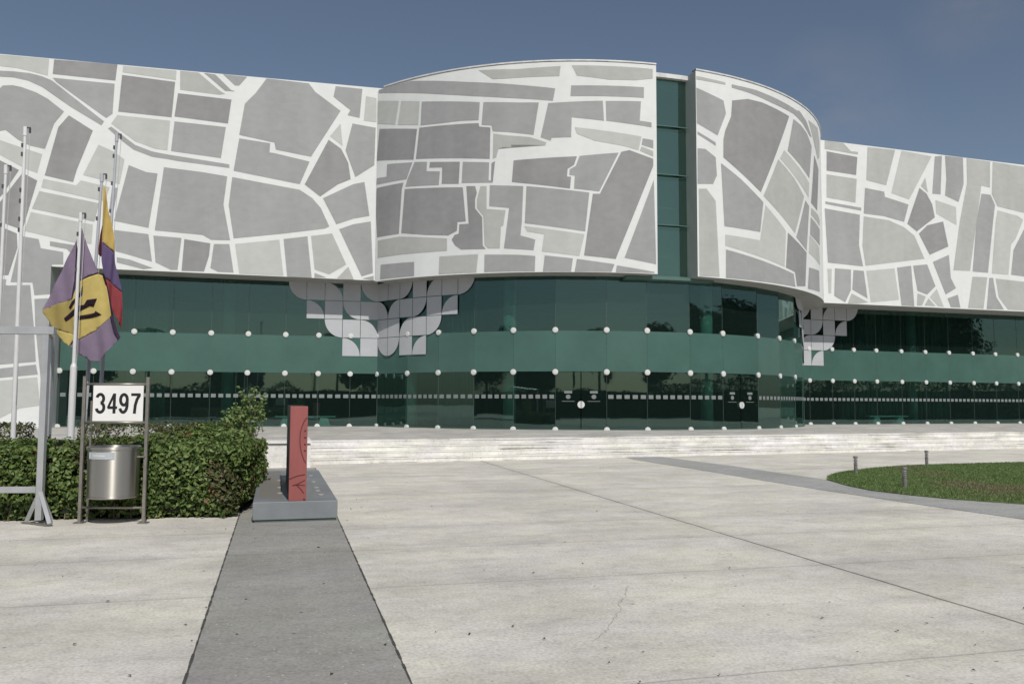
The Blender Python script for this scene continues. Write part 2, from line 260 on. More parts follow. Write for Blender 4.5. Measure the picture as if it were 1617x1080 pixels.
PAT = json.loads('{"LW":[[0,[[-15.827,15.922],[-13.654,15.916],[-13.679,15.192],[-14.272,15.319],[-14.859,15.415],[-15.807,15.448]]],[2,[[-15.797,15.229],[-14.958,15.257],[-14.375,15.238],[-13.891,15.143],[-13.51,14.997],[-11.444,13.418],[-11.547,13.247],[-12.77,13.947],[-13.323,14.322],[-13.873,14.695],[-14.415,14.917],[-14.948,15.002],[-15.787,14.993]]],[3,[[-13.465,15.904],[-11.007,15.919],[-11.066,15.211],[-13.494,15.281]]],[2,[[-13.488,15.119],[-11.088,15.069],[-11.126,13.776],[-11.367,13.575],[-11.732,13.819],[-12.626,14.44],[-13.347,14.951]]],[2,[[-15.353,14.627],[-14.987,14.671],[-14.668,14.627],[-14.076,14.438],[-13.64,14.206],[-13.004,13.718],[-13.359,13.181],[-13.664,12.087],[-14.252,12.194],[-14.682,12.4],[-15.17,12.778],[-15.685,12.622],[-15.75,14.12]]],[3,[[-12.81,13.571],[-11.866,12.994],[-12.427,11.278],[-12.542,10.765],[-13.631,10.976],[-13.193,13.045]]],[0,[[-15.678,12.446],[-15.096,12.253],[-14.777,12.157],[-13.761,11.855],[-13.915,11.065],[-14.37,11.212],[-14.8,11.449],[-15.654,11.89]]],[3,[[-15.644,11.657],[-14.604,11.139],[-15.162,10.109],[-15.555,9.592]]],[3,[[-14.468,11.03],[-13.902,10.741],[-14.371,8.663],[-15.165,8.944],[-15.533,9.07],[-15.545,9.36],[-15.203,9.844]]],[0,[[-13.674,10.829],[-12.421,10.629],[-12.254,10.852],[-11.126,10.629],[-11.284,10.069],[-11.52,10.056],[-13.746,10.473]]],[1,[[-13.808,10.31],[-11.515,9.927],[-11.664,9.146],[-14.053,9.564]]],[0,[[-14.087,9.422],[-12.247,9.097],[-11.718,9.014],[-11.747,8.211],[-12.331,8.217],[-14.3,8.633]]],[0,[[-11.627,12.41],[-11.015,12.151],[-10.591,11.848],[-10.748,10.784],[-12.176,11.085]]],[2,[[-11.038,10.634],[-10.799,10.616],[-10.991,9.309],[-11.108,9.755]]],[2,[[-10.417,11.618],[-9.715,11.361],[-9.266,11.328],[-9.554,8.987],[-10.913,9.218]]],[2,[[-9.023,11.618],[-7.458,11.504],[-6.447,11.383],[-6.57,10.144],[-6.257,8.61],[-7.033,8.592],[-7.381,8.789],[-9.301,8.891]]],[0,[[-10.932,13.731],[-8.832,13.65],[-8.905,12.358],[-9.356,12.387],[-10.203,12.662],[-11.166,13.349]]],[3,[[-10.809,15.478],[-8.685,15.358],[-8.78,13.807],[-10.909,13.884]]],[0,[[-10.784,15.878],[-8.644,15.857],[-8.66,15.453],[-10.802,15.601]]],[2,[[-11.28,13.128],[-11.162,13.216],[-10.197,12.499],[-9.52,12.266],[-8.956,12.183],[-6.374,11.913],[-6.37,11.759],[-8.496,11.927],[-8.95,11.988],[-9.513,12.042],[-10.246,12.295],[-10.7,12.626]]],[2,[[-8.661,13.632],[-6.563,13.544],[-6.729,12.168],[-8.763,12.337]]],[1,[[-8.501,15.87],[-7.755,15.856],[-6.867,15.141],[-6.631,15.005],[-6.862,14.954],[-8.476,15.035]]],[2,[[-7.525,15.864],[-7.061,15.831],[-6.403,15.212],[-6.226,15.152],[-6.635,15.142]]],[2,[[-6.742,15.872],[-5.744,15.847],[-6.057,15.43],[-6.233,15.415]]],[3,[[-8.557,14.874],[-6.362,14.777],[-6.48,13.706],[-8.668,13.847]]],[2,[[-4.915,15.845],[-3.109,15.78],[-2.828,15.421],[-1.71,14.647],[-2.95,12.485],[-4.454,12.697],[-4.521,13.006],[-6.001,13.243],[-5.802,14.635],[-5.344,15.176]]],[2,[[-5.997,13.088],[-4.698,12.962],[-4.718,12.553],[-4.51,12.536],[-3.006,12.26],[-3.406,11.227],[-6.193,11.646]]],[2,[[-6.243,11.365],[-3.401,10.976],[-2.852,10.631],[-2.481,10.212],[-2.102,9.415],[-2.282,9.312],[-4.014,9.01],[-6.115,8.696],[-6.355,10.125]]],[3,[[-2.207,13.299],[-1.648,12.924],[-1.33,12.307],[-1.212,11.582],[-1.772,11.313],[-2.521,10.726],[-3.196,11.227]]],[2,[[-1.946,15.753],[-0.768,15.724],[-0.87,14.392],[-1.399,14.479],[-1.279,14.714],[-2.029,15.263]]],[0,[[-0.607,15.414],[-0.136,15.356],[-0.119,14.256],[-0.682,14.277]]],[0,[[-1.7,14.071],[-1.589,13.055],[-2.149,13.462]]],[2,[[-1.176,14.111],[-0.147,13.995],[-0.182,12.287],[-1.011,11.69],[-1.463,12.873]]],[2,[[-2.399,10.657],[-1.098,11.366],[-0.605,11.492],[-0.364,9.977],[-1.071,9.813],[-1.8,9.524]]],[2,[[-1.674,9.31],[-1.066,9.561],[-0.298,9.726],[-0.168,7.422],[-0.659,7.247]]],[0,[[-6.051,8.454],[-4.215,8.722],[-4.002,7.156],[-5.844,7.18]]],[2,[[-4.038,8.761],[-3.028,8.932],[-2.81,7.106],[-3.853,7.13]]],[1,[[-2.878,8.951],[-1.975,9.107],[-1.341,7.754],[-2.061,7.289],[-2.698,7.483]]],[1,[[-1.248,7.664],[-0.993,7.09],[-1.725,7.127]]],[2,[[-2.695,7.328],[-2.179,7.141],[-2.691,7.123]]],[2,[[-0.626,7.154],[-0.136,7.297],[-0.132,7.077]]],[3,[[-8.113,8.573],[-7.057,8.439],[-7.099,7.89],[-7.28,7.217],[-8.185,7.213]]],[2,[[-6.914,8.415],[-6.282,8.443],[-6.076,7.214],[-6.709,7.226],[-7.028,7.378]]],[2,[[-9.349,8.666],[-8.227,8.616],[-8.343,7.249],[-8.607,7.239],[-9.23,7.532]]],[2,[[-10.899,8.831],[-9.546,8.717],[-9.369,7.556],[-10.206,7.791],[-10.814,7.943]]],[2,[[-10.751,7.691],[-10.255,7.61],[-9.333,7.289],[-9.691,7.227],[-10.743,7.471]]],[2,[[-14.361,8.402],[-13.753,8.313],[-13.659,7.938],[-12.806,7.817],[-12.786,7.302],[-13.21,7.285],[-13.215,6.062],[-13.818,5.996],[-13.917,6.514],[-14.725,6.503],[-14.496,7.872]]],[2,[[-13.327,8.245],[-12.336,8.113],[-12.315,7.555],[-12.677,7.951],[-13.32,8.052]]],[3,[[-15.525,8.897],[-14.574,8.508],[-14.524,7.929],[-14.815,6.789],[-15.433,6.737]]],[2,[[-15.428,6.622],[-14.885,6.613],[-14.902,6.382],[-14.797,6.357],[-13.992,6.413],[-13.795,4.773],[-13.657,3.283],[-14.971,3.15],[-15.277,3.117]]],[2,[[-13.812,5.84],[-13.288,5.886],[-13.117,1.515],[-13.378,1.514],[-13.445,2.541],[-13.743,4.775]]],[2,[[-15.27,2.947],[-13.652,3.168],[-13.558,2.769],[-15.254,2.58]]],[0,[[-15.249,2.467],[-13.58,2.654],[-13.43,1.514],[-14.178,1.398],[-14.88,1.002],[-15.184,0.945]]]],"DL":[[2,[[-9.96,15.698],[-7.968,15.657],[-5.109,15.119],[-2.816,14.752],[-1.326,14.525],[-1.421,14.013],[-3.35,14.25],[-4.835,14.48],[-6.281,14.761],[-7.437,15.015],[-9.957,15.562]]],[1,[[-4.579,15.553],[-2.819,15.422],[-1.11,15.454],[-1.158,15.037],[-3.354,15.07],[-3.952,15.104]]],[0,[[-10.032,15.218],[-8.643,14.905],[-8.839,13.89],[-10.006,14.171]]],[0,[[-8.501,14.876],[-7.445,14.653],[-7.512,13.63],[-8.694,13.846]]],[2,[[-7.336,14.618],[-4.516,14.181],[-4.563,13.422],[-5.366,13.49],[-6.266,13.511],[-7.384,13.583]]],[2,[[-4.359,14.164],[-2.813,14.011],[-1.999,13.963],[-2.214,12.624],[-3.343,12.816],[-3.939,12.889],[-3.991,13.142],[-4.43,13.209]]],[3,[[-9.876,13.901],[-7.573,13.46],[-7.746,12.146],[-10.048,12.49]]],[3,[[-7.446,13.49],[-6.265,13.409],[-4.562,13.297],[-4.534,13.145],[-4.042,13.057],[-4.059,11.738],[-7.617,12.152]]],[1,[[-3.912,12.788],[-3.342,12.668],[-2.359,12.534],[-1.683,12.285],[-1.731,12.165],[-3.341,12.274],[-3.281,12.27],[-3.681,12.127],[-3.78,11.79],[-3.931,11.728]]],[2,[[-1.613,13.922],[0.613,14.0],[0.659,13.17],[-0.656,13.311],[-0.681,12.482],[-1.468,12.474],[-1.515,12.353],[-1.924,12.514]]],[2,[[0.734,13.993],[2.204,14.042],[2.149,13.228],[2.651,13.186],[2.649,12.99],[0.755,13.172]]],[2,[[-0.679,14.633],[2.333,14.642],[2.33,14.198],[-0.703,14.192]]],[1,[[-0.655,15.479],[2.719,15.438],[2.716,15.042],[1.985,14.915],[0.858,14.89],[-0.44,15.048]]],[0,[[-0.537,12.895],[0.85,12.735],[2.219,12.571],[2.091,12.002],[1.477,12.146],[0.273,12.336],[-0.442,12.626]]],[2,[[2.268,12.5],[2.721,12.455],[2.719,12.112],[2.217,12.229]]],[1,[[2.216,12.155],[2.718,11.989],[2.716,11.769],[2.14,11.981]]],[3,[[-3.04,11.602],[-0.443,11.688],[-0.562,11.34],[-0.824,11.173],[-0.848,10.858],[-0.681,10.847],[-0.729,10.364],[-3.11,10.707]]],[2,[[-0.339,11.702],[1.257,11.861],[1.013,11.368],[0.458,10.246],[-0.563,10.363],[-0.529,10.894],[-0.753,10.92],[-0.738,11.147],[-0.491,11.291]]],[3,[[1.369,11.899],[1.696,11.984],[2.715,11.671],[2.713,11.378],[1.117,7.498],[-0.164,7.628],[0.196,10.147],[0.482,10.15]]],[2,[[2.734,10.809],[2.807,7.33],[1.478,7.553]]],[2,[[-2.498,10.507],[0.053,10.194],[-0.116,8.608],[-2.566,8.984]]],[0,[[-2.59,8.864],[-0.139,8.488],[-0.353,7.604],[-1.867,7.81],[-1.773,8.504],[-2.468,8.643]]],[2,[[-4.052,10.63],[-2.634,10.513],[-2.687,9.036],[-2.744,8.483],[-2.131,8.296],[-2.201,7.865],[-3.433,7.978],[-3.219,9.641],[-4.071,9.763]]],[1,[[-4.463,10.626],[-4.189,10.605],[-4.183,9.648],[-3.367,9.552],[-3.463,8.925],[-3.562,8.881],[-3.607,7.986],[-4.111,8.009],[-4.265,8.163],[-4.325,9.364],[-4.612,9.727],[-4.615,10.072]]],[3,[[-5.097,10.68],[-4.698,10.645],[-4.617,10.367],[-4.694,10.078],[-4.691,9.708],[-4.376,9.318],[-4.342,8.143],[-4.212,7.99],[-5.314,8.03],[-5.588,8.221],[-5.757,8.48],[-5.62,8.668],[-5.429,8.703],[-5.406,9.096],[-4.976,9.089]]],[3,[[-8.223,10.916],[-5.258,10.645],[-5.11,9.197],[-5.489,9.202],[-5.512,8.833],[-5.926,8.667],[-7.036,8.788],[-8.393,9.005]]],[3,[[-10.143,11.24],[-8.296,11.211],[-8.394,10.94],[-8.532,8.995],[-9.922,9.007]]],[1,[[-9.877,8.843],[-8.529,8.866],[-5.981,8.547],[-5.975,8.026],[-8.308,8.073],[-9.859,8.079]]],[2,[[-9.651,7.743],[-7.643,7.682],[-7.633,7.075],[-9.676,7.103]]],[1,[[-6.343,7.804],[-4.545,7.788],[-4.617,7.037],[-6.362,7.061]]],[2,[[-4.262,7.759],[-2.789,7.69],[-2.129,7.624],[-2.151,7.002],[-4.267,7.036]]],[2,[[-1.747,7.64],[-0.613,7.509],[-0.684,6.98],[-1.818,6.991]]],[2,[[-0.448,7.485],[1.068,7.282],[0.948,6.975],[-0.542,6.975]]],[2,[[1.164,7.236],[2.729,7.016],[2.729,6.968],[1.115,6.964]]],[2,[[-9.325,12.197],[-7.809,12.027],[-8.129,11.342],[-10.104,11.394],[-10.112,11.689],[-9.351,11.637]]],[2,[[-7.679,12.023],[-7.019,11.938],[-7.044,11.534],[-6.358,11.437],[-6.409,10.863],[-8.191,11.015],[-8.062,11.358]]],[3,[[-6.867,11.907],[-5.404,11.74],[-5.45,10.812],[-6.264,10.897],[-6.244,11.6],[-6.894,11.667]]],[2,[[-5.268,11.726],[-4.083,11.592],[-4.104,10.845],[-3.976,10.811],[-3.95,10.736],[-5.314,10.834]]],[3,[[-3.981,11.559],[-3.829,11.621],[-3.925,10.734],[-4.002,10.862]]]],"DR":[[2,[[4.702,14.866],[6.068,14.51],[6.197,13.971],[5.738,12.958],[4.714,13.353]]],[2,[[4.741,12.999],[5.633,12.64],[5.631,12.502],[4.74,12.889]]],[2,[[4.732,12.286],[5.109,12.301],[5.623,12.004],[5.678,11.24],[5.475,10.86],[4.713,10.785]]],[1,[[4.709,15.365],[6.185,15.315],[6.184,15.214],[4.707,15.226]]],[2,[[6.538,15.293],[7.965,15.327],[9.627,15.253],[11.292,15.173],[11.559,15.236],[12.433,14.966],[13.222,14.409],[12.923,14.377],[11.911,14.744],[10.919,14.933],[10.754,14.933],[9.119,14.988],[7.554,15.117],[6.536,15.151]]],[1,[[12.733,15.104],[14.629,15.235],[15.241,14.668],[15.101,13.917],[14.494,13.642],[13.886,14.067],[13.239,14.643]]],[3,[[6.547,14.59],[7.468,14.826],[8.381,14.856],[10.499,14.708],[8.194,10.842],[6.027,12.055],[6.04,12.833],[6.15,13.238],[6.478,13.904]]],[2,[[10.908,14.683],[11.732,14.587],[12.481,14.386],[13.187,13.944],[12.693,12.3],[10.291,13.077]]],[0,[[9.983,13.04],[12.678,12.072],[12.546,11.346],[9.629,12.596]]],[1,[[9.489,12.525],[10.884,11.922],[11.92,11.28],[10.842,9.394],[8.362,10.708]]],[3,[[13.646,13.63],[14.649,13.183],[14.026,11.012],[12.892,11.167],[12.889,11.161]]],[2,[[5.901,11.79],[6.974,11.246],[8.355,10.423],[8.108,9.09],[6.033,9.12]]],[1,[[4.772,10.584],[5.149,10.62],[5.595,10.145],[5.743,6.964],[4.756,6.936]]],[0,[[8.484,10.327],[10.018,9.393],[9.853,7.752],[6.067,8.303],[6.075,8.768],[8.099,8.723]]],[2,[[6.098,8.142],[10.642,7.52],[10.779,6.95],[6.078,6.942]]],[3,[[10.183,9.329],[12.104,8.681],[11.857,7.092],[10.933,6.995],[10.769,7.621],[9.96,7.735]]],[2,[[12.075,11.127],[12.593,10.951],[12.11,8.772],[10.964,9.235]]],[2,[[12.791,10.456],[14.622,10.194],[14.514,9.379],[12.651,9.612]]],[1,[[12.911,10.931],[14.227,10.833],[14.688,10.675],[14.645,10.363],[12.886,10.58]]],[0,[[12.566,9.572],[14.339,9.241],[14.489,8.418],[12.433,8.711]]],[2,[[12.392,8.025],[14.208,8.107],[14.236,7.082],[12.182,7.011]]]],"RW":[[1,[[-0.002,15.617],[1.208,15.609],[1.704,15.207],[2.172,15.221],[2.168,15.081],[-0.014,15.166]]],[3,[[0.107,15.041],[2.121,14.936],[2.006,13.945],[0.079,14.004]]],[1,[[0.074,13.797],[2.042,13.739],[1.918,12.441],[0.041,12.558]]],[2,[[-0.047,12.345],[2.293,12.194],[2.288,12.034],[-0.051,12.208]]],[2,[[-0.098,11.965],[2.196,11.804],[2.087,10.154],[2.324,9.031],[0.031,9.101]]],[1,[[2.826,15.557],[4.707,15.592],[4.021,13.57],[2.683,13.729]]],[0,[[5.151,15.603],[7.274,15.498],[5.591,12.926],[4.359,13.175]]],[2,[[7.505,15.521],[8.018,15.61],[7.836,13.407],[7.238,13.391]]],[2,[[8.251,15.634],[9.568,15.658],[9.55,14.144],[9.127,13.08],[8.158,13.362],[8.291,14.321]]],[1,[[9.834,15.648],[11.607,15.641],[11.516,14.114],[10.87,14.175],[10.77,13.662],[9.808,9.21],[8.589,9.177],[9.174,11.971],[9.811,14.242]]],[1,[[11.802,15.638],[15.08,15.59],[14.931,12.768],[12.052,13.064],[11.645,13.738]]],[2,[[10.868,13.708],[11.545,13.692],[11.859,13.123],[11.668,12.16],[11.141,9.175],[9.996,9.184],[10.41,12.065]]],[0,[[12.041,12.839],[13.613,12.627],[14.003,12.431],[13.344,11.255],[12.98,10.914],[12.696,9.15],[11.429,9.154],[11.863,12.175]]],[2,[[13.164,10.628],[14.046,11.889],[14.936,12.864],[14.735,9.073],[12.893,9.161]]],[2,[[2.584,13.3],[3.878,13.204],[3.912,12.925],[5.536,12.636],[5.189,11.649],[3.79,11.859],[2.455,11.894]]],[3,[[6.337,13.636],[6.825,13.355],[7.214,12.775],[7.369,12.067],[6.065,11.181],[5.408,11.559]]],[1,[[6.769,14.252],[6.92,13.435],[6.432,13.752]]],[0,[[7.453,13.048],[8.926,12.771],[8.93,11.751],[7.469,12.291]]],[3,[[6.195,11.067],[6.802,11.576],[7.959,11.879],[8.272,10.492],[6.92,9.939]]],[1,[[2.45,11.738],[4.132,11.658],[5.178,11.349],[5.876,10.938],[6.549,9.702],[2.495,9.075],[2.315,10.134]]],[2,[[7.133,9.559],[8.299,10.025],[8.385,8.735],[8.732,8.177],[7.976,7.783]]],[1,[[9.983,8.892],[11.081,8.915],[10.71,7.11],[9.573,7.099]]],[2,[[11.224,8.886],[11.514,8.902],[11.704,7.81],[12.254,7.13],[10.948,7.091]]],[1,[[11.706,8.875],[13.887,8.804],[14.72,8.787],[14.632,7.122],[12.548,7.142],[11.898,7.819]]],[2,[[0.476,8.822],[1.516,8.813],[1.484,7.718],[1.089,7.053],[0.395,7.361]]],[2,[[1.684,8.802],[2.359,8.791],[2.568,7.324],[1.569,7.756]]],[1,[[1.521,7.549],[2.604,7.12],[2.009,7.025],[1.254,6.993]]],[0,[[2.529,8.801],[4.436,9.048],[4.684,7.35],[2.775,7.127]]],[2,[[4.613,9.093],[5.591,9.255],[5.732,7.046],[4.848,7.043]]],[2,[[5.725,9.263],[6.718,9.392],[7.262,8.212],[6.653,7.721],[5.987,7.901]]],[1,[[5.982,7.76],[6.559,7.61],[6.27,7.104],[5.912,7.088]]],[1,[[6.736,7.512],[7.218,7.108],[6.45,7.111]]],[0,[[7.347,8.073],[7.811,7.098],[7.4,7.116],[6.829,7.587]]],[2,[[8.106,7.574],[8.857,7.824],[9.012,7.098],[8.316,7.097]]],[0,[[-0.003,8.76],[0.269,8.776],[0.193,7.486],[0.029,7.479]]]]}')
def cladding(name, S, a, b, bot, top, depth, pats, parent, ends=True, back_to=None):
    """thick overhanging cladding: front face, soffit, top, ends and the map of street blocks laid on it"""
    m = MB(); g = grid(S, a, b)
    for i in range(len(g)-1):
        u, v = g[i], g[i+1]
        A = P3(S, u, bot(u)); B = P3(S, v, bot(v)); Cc = P3(S, v, top(v)); D = P3(S, u, top(u))
        A2 = P3(S, u, bot(u), -depth); B2 = P3(S, v, bot(v), -depth); C2 = P3(S, v, top(v), -depth); D2 = P3(S, u, top(u), -depth)
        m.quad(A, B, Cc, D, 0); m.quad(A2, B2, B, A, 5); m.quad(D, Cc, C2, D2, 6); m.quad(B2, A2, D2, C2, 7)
    for u, fl in ((a, 1), (b, 0)):
        q = [P3(S, u, bot(u)), P3(S, u, bot(u), -depth), P3(S, u, top(u), -depth), P3(S, u, top(u))]
        if not fl: q = q[::-1]
        m.quad(*q, 7)
    for tone, pts in pats:
        us = [p[0] for p in pts]
        if max(us) < a or min(us) > b: continue
        cl = []
        for p in pts:
            if not cl or abs(p[0]-cl[-1][0])+abs(p[1]-cl[-1][1]) > 1e-4: cl.append((p[0], p[1]))
        tri = tessellate_polygon([[Vector((p[0], p[1], 0)) for p in cl]])
        bm = bmesh.new(); vs = [bm.verts.new((p[0], 0, p[1])) for p in cl]
        for t_ in tri:
            try: bm.faces.new([vs[q] for q in t_])
            except ValueError: pass
        def cut(co, no, clear=False):
            bmesh.ops.bisect_plane(bm, geom=bm.verts[:]+bm.edges[:]+bm.faces[:], plane_co=co, plane_no=no, clear_outer=clear)
        cut((b-0.0003, 0, 0), (1, 0, 0), True); cut((a+0.0003, 0, 0), (-1, 0, 0), True)
        st = S.step; k = math.ceil(min(us)/st)
        while k*st < max(us): cut((k*st, 0, 0), (1, 0, 0)); k += 1
        um = max(a, min(b, (min(us)+max(us))/2))
        zt_ = (top(um)-.002, (top(um+1)-top(um))); zb_ = (bot(um)+.002, bot(um+1)-bot(um))
        cut((um, 0, zt_[0]), (-zt_[1], 0, 1), True); cut((um, 0, zb_[0]), (zb_[1], 0, -1), True)
        bm.verts.index_update()
        V = [P3(S, v.co.x, v.co.z, 0.009) for v in bm.verts]
        F = []
        for f in bm.faces:
            ix = [v.index for v in f.verts]; f.normal_update()
            if f.calc_area() < 1e-7: continue
            if f.normal.y > 0: ix = ix[::-1]
            F.append(ix)
        m.add(V, F, tone+1); bm.free()
    return m.build(name, TONES+[M_soffit, M_coping, M_return], parent)

bld = thing('convention_centre', 'long building with a grey and white map pattern above green glass, its round front split', 'building', (0, 0, 0))
cladding('facade_cladding', S_L, -13.24, 0.10, botL, topL, 1.8, PAT['LW'], bld)
# solid wall at the far left: the same cladding comes down to the terrace
cladding('facade_wall', S_L, -30, -13.2402, lambda u: 0.6, topL, 1.9, PAT['LW'], bld, back_to=True)
cladding('facade_cladding', S_D, -10.02, 2.87, botD, topD, 1.35, PAT['DL'], bld)['label'] = 'curved cladding left of the slot'
cladding('facade_cladding', S_D, 4.68, 19.5, botD, topD, 1.35, PAT['DR'], bld)['label'] = 'curved cladding right of the slot'
cladding('facade_cladding', S_R, -1.2, 32, botR, topR, 2.3, PAT['RW'], bld)
# coping rail on the round front, on short blocks with gaps under it
for a, b in ((-9.6, 2.87), (4.68, 19.4)):
    m = MB(); g = grid(S_D, a, b)
    for i in range(len(g)-1):
        u, v = g[i], g[i+1]
        for o1, o2, h0, h1 in ((0.035, -0.30, 0.02, 0.075),):
            A, B = P3(S_D, u, topD(u)+h0, o1), P3(S_D, v, topD(v)+h0, o1); C_, D = P3(S_D, v, topD(v)+h1, o1), P3(S_D, u, topD(u)+h1, o1)
            A2, B2 = P3(S_D, u, topD(u)+h0, o2), P3(S_D, v, topD(v)+h0, o2); C2, D2 = P3(S_D, v, topD(v)+h1, o2), P3(S_D, u, topD(u)+h1, o2)
            m.quad(A, B, C_, D); m.quad(D, C_, C2, D2); m.quad(A2, B2, B, A); m.quad(B2, A2, D2, C2)
        if i % 6 < 4:
            A, B = P3(S_D, u, topD(u)+0.001, 0.02), P3(S_D, v, topD(v)+0.001, 0.02); C_, D = P3(S_D, v, topD(v)+0.03, 0.02), P3(S_D, u, topD(u)+0.03, 0.02); m.quad(A, B, C_, D)
    m.build('coping', M_coping, bld)

# ------------------------------------------------------------------ glass wall
def meet(G, lo, hi, R):
    f = lambda u: math.hypot(G.xy(u)[0]-CC[0], G.xy(u)[1]-CC[1])-R
    for _ in range(60):
        mid = (lo+hi)/2
        if (f(lo) > 0) == (f(mid) > 0): lo = mid
        else: hi = mid
    return (lo+hi)/2
uL = meet(G_L, -3, 3, 12.5); xyL = G_L.xy(uL); sL = math.atan2(xyL[0]-CC[0], -(xyL[1]-CC[1]))*12.5
uR = meet(G_R, -5, 3, 12.5); xyR = G_R.xy(uR); sR = math.atan2(xyR[0]-CC[0], -(xyR[1]-CC[1]))*12.5
colsL = [-13.17, -11.83, -10.26, -8.69, -7.09, -5.52, -3.91, -2.46, -1.04, uL]
colsD = [sL, -8.23, -6.49, -4.76, -3.01, -1.26, 0.85, 2.57, 4.54, 6.26, 8.5, 10.39, 12.37, 14.2]
while sR-colsD[-1] > 2.4: colsD.append(colsD[-1]+1.75)
colsD.append(sR)
colsR = [uR, 0.32, 1.84, 3.32, 4.88, 6.66, 8.41, 10.18, 12.0, 13.76, 15.53, 17.3, 19.05, 20.8, 22.6, 24.4]
BAND0, BAND1 = 3.0, 4.68
def pane(S, u, v, z0, z1, gap=0.005, jit=0.003, th=0.016, off=0.0):
    m = MB(); a, b = u+gap, v-gap; j = [random.uniform(-jit, jit) for _ in range(4)]
    f = [P3(S, a, z0, off+j[0]), P3(S, b, z0, off+j[1]), P3(S, b, z1, off+j[2]), P3(S, a, z1, off+j[3])]
    k = [P3(S, a, z0, off+j[0]-th), P3(S, b, z0, off+j[1]-th), P3(S, b, z1, off+j[2]-th), P3(S, a, z1, off+j[3]-th)]
    m.add(f+k, [(0, 1, 2, 3), (7, 6, 5, 4), (1, 0, 4, 5), (3, 2, 6, 7), (0, 3, 7, 4), (2, 1, 5, 6)])
    return m
def strip(m, S, u, v, z0, z1, off, th=0.004, mi=0):
    g = grid(S, u, v)
    for i in range(len(g)-1):
        a, b = g[i], g[i+1]
        A, B, C_, D = P3(S, a, z0, off), P3(S, b, z0, off), P3(S, b, z1, off), P3(S, a, z1, off)
        A2, B2, C2, D2 = P3(S, a, z0, off-th), P3(S, b, z0, off-th), P3(S, b, z1, off-th), P3(S, a, z1, off-th)
        m.add([A, B, C_, D, A2, B2, C2, D2], [(0, 1, 2, 3), (7, 6, 5, 4), (1, 0, 4, 5), (3, 2, 6, 7)]+([(0, 3, 7, 4)] if i == 0 else [])+([(2, 1, 5, 6)] if i == len(g)-2 else []), mi)
def chordpane_surface(S, u, v):
    """the panes are flat chords between joints, so things stuck on one pane follow its chord"""
    if isinstance(S, Flat): return S, 0.0
    a, b = S.xy(u), S.xy(v); d = math.hypot(b[0]-a[0], b[1]-a[1]); F = Flat(a, math.atan2(b[1]-a[1], b[0]-a[0])); return F, d
DOORS_D = {(-1.26): 1, (6.26): 1}
fit_m = None
def fitting_mesh():
    m = MB(); m.tube((0, 0.03, 0), (0, -0.035, 0), 0.118, 0.118, 20); m.tube((0, -0.035, 0), (0, -0.05, 0), 0.10, 0.08, 20); m.tube((0, 0.03, 0), (0, 0.20, 0), 0.03, 0.03, 8)
    return m
proto = None
def fitting(S, u, z):
    global proto
    if proto is None:
        proto = fitting_mesh().build('glass_fitting', M_fit, bld); o = proto
    else:
        o = bpy.data.objects.new('glass_fitting', proto.data); link(o, bld)
    x, y = S.xy(u, 0.03); t = S.a if isinstance(S, Flat) else u/S.R
    o.location = (x, y, z); o.rotation_euler = (0, 0, t)
def handle_part(S, uc, z, parent):
    m = MB(); x, y = S.xy(uc, 0.05); t = S.a if isinstance(S, Flat) else 0
    for sgn in (-1, 1):
        n = 14; pts = []
        for i in range(n+1):
            a = math.pi*i/n; pts.append((sgn*(0.02+0.13*math.sin(a)), 0.15*math.cos(a)))
        cx, cs = math.cos(t), math.sin(t)
        def W(p, o): X, Y = S.xy(uc+p[0], o); return (X, Y, z+p[1])
        k = len(m.v); m.add([W(p, 0.055) for p in pts]+[W(p, 0.03) for p in pts], [tuple(range(n+1)), tuple(range(2*n+1, n, -1))]+[(i, i+n+1, i+n+2, i+1) for i in range(n)])
    return m.build('door_handle', M_fit, parent)
nfit = 0
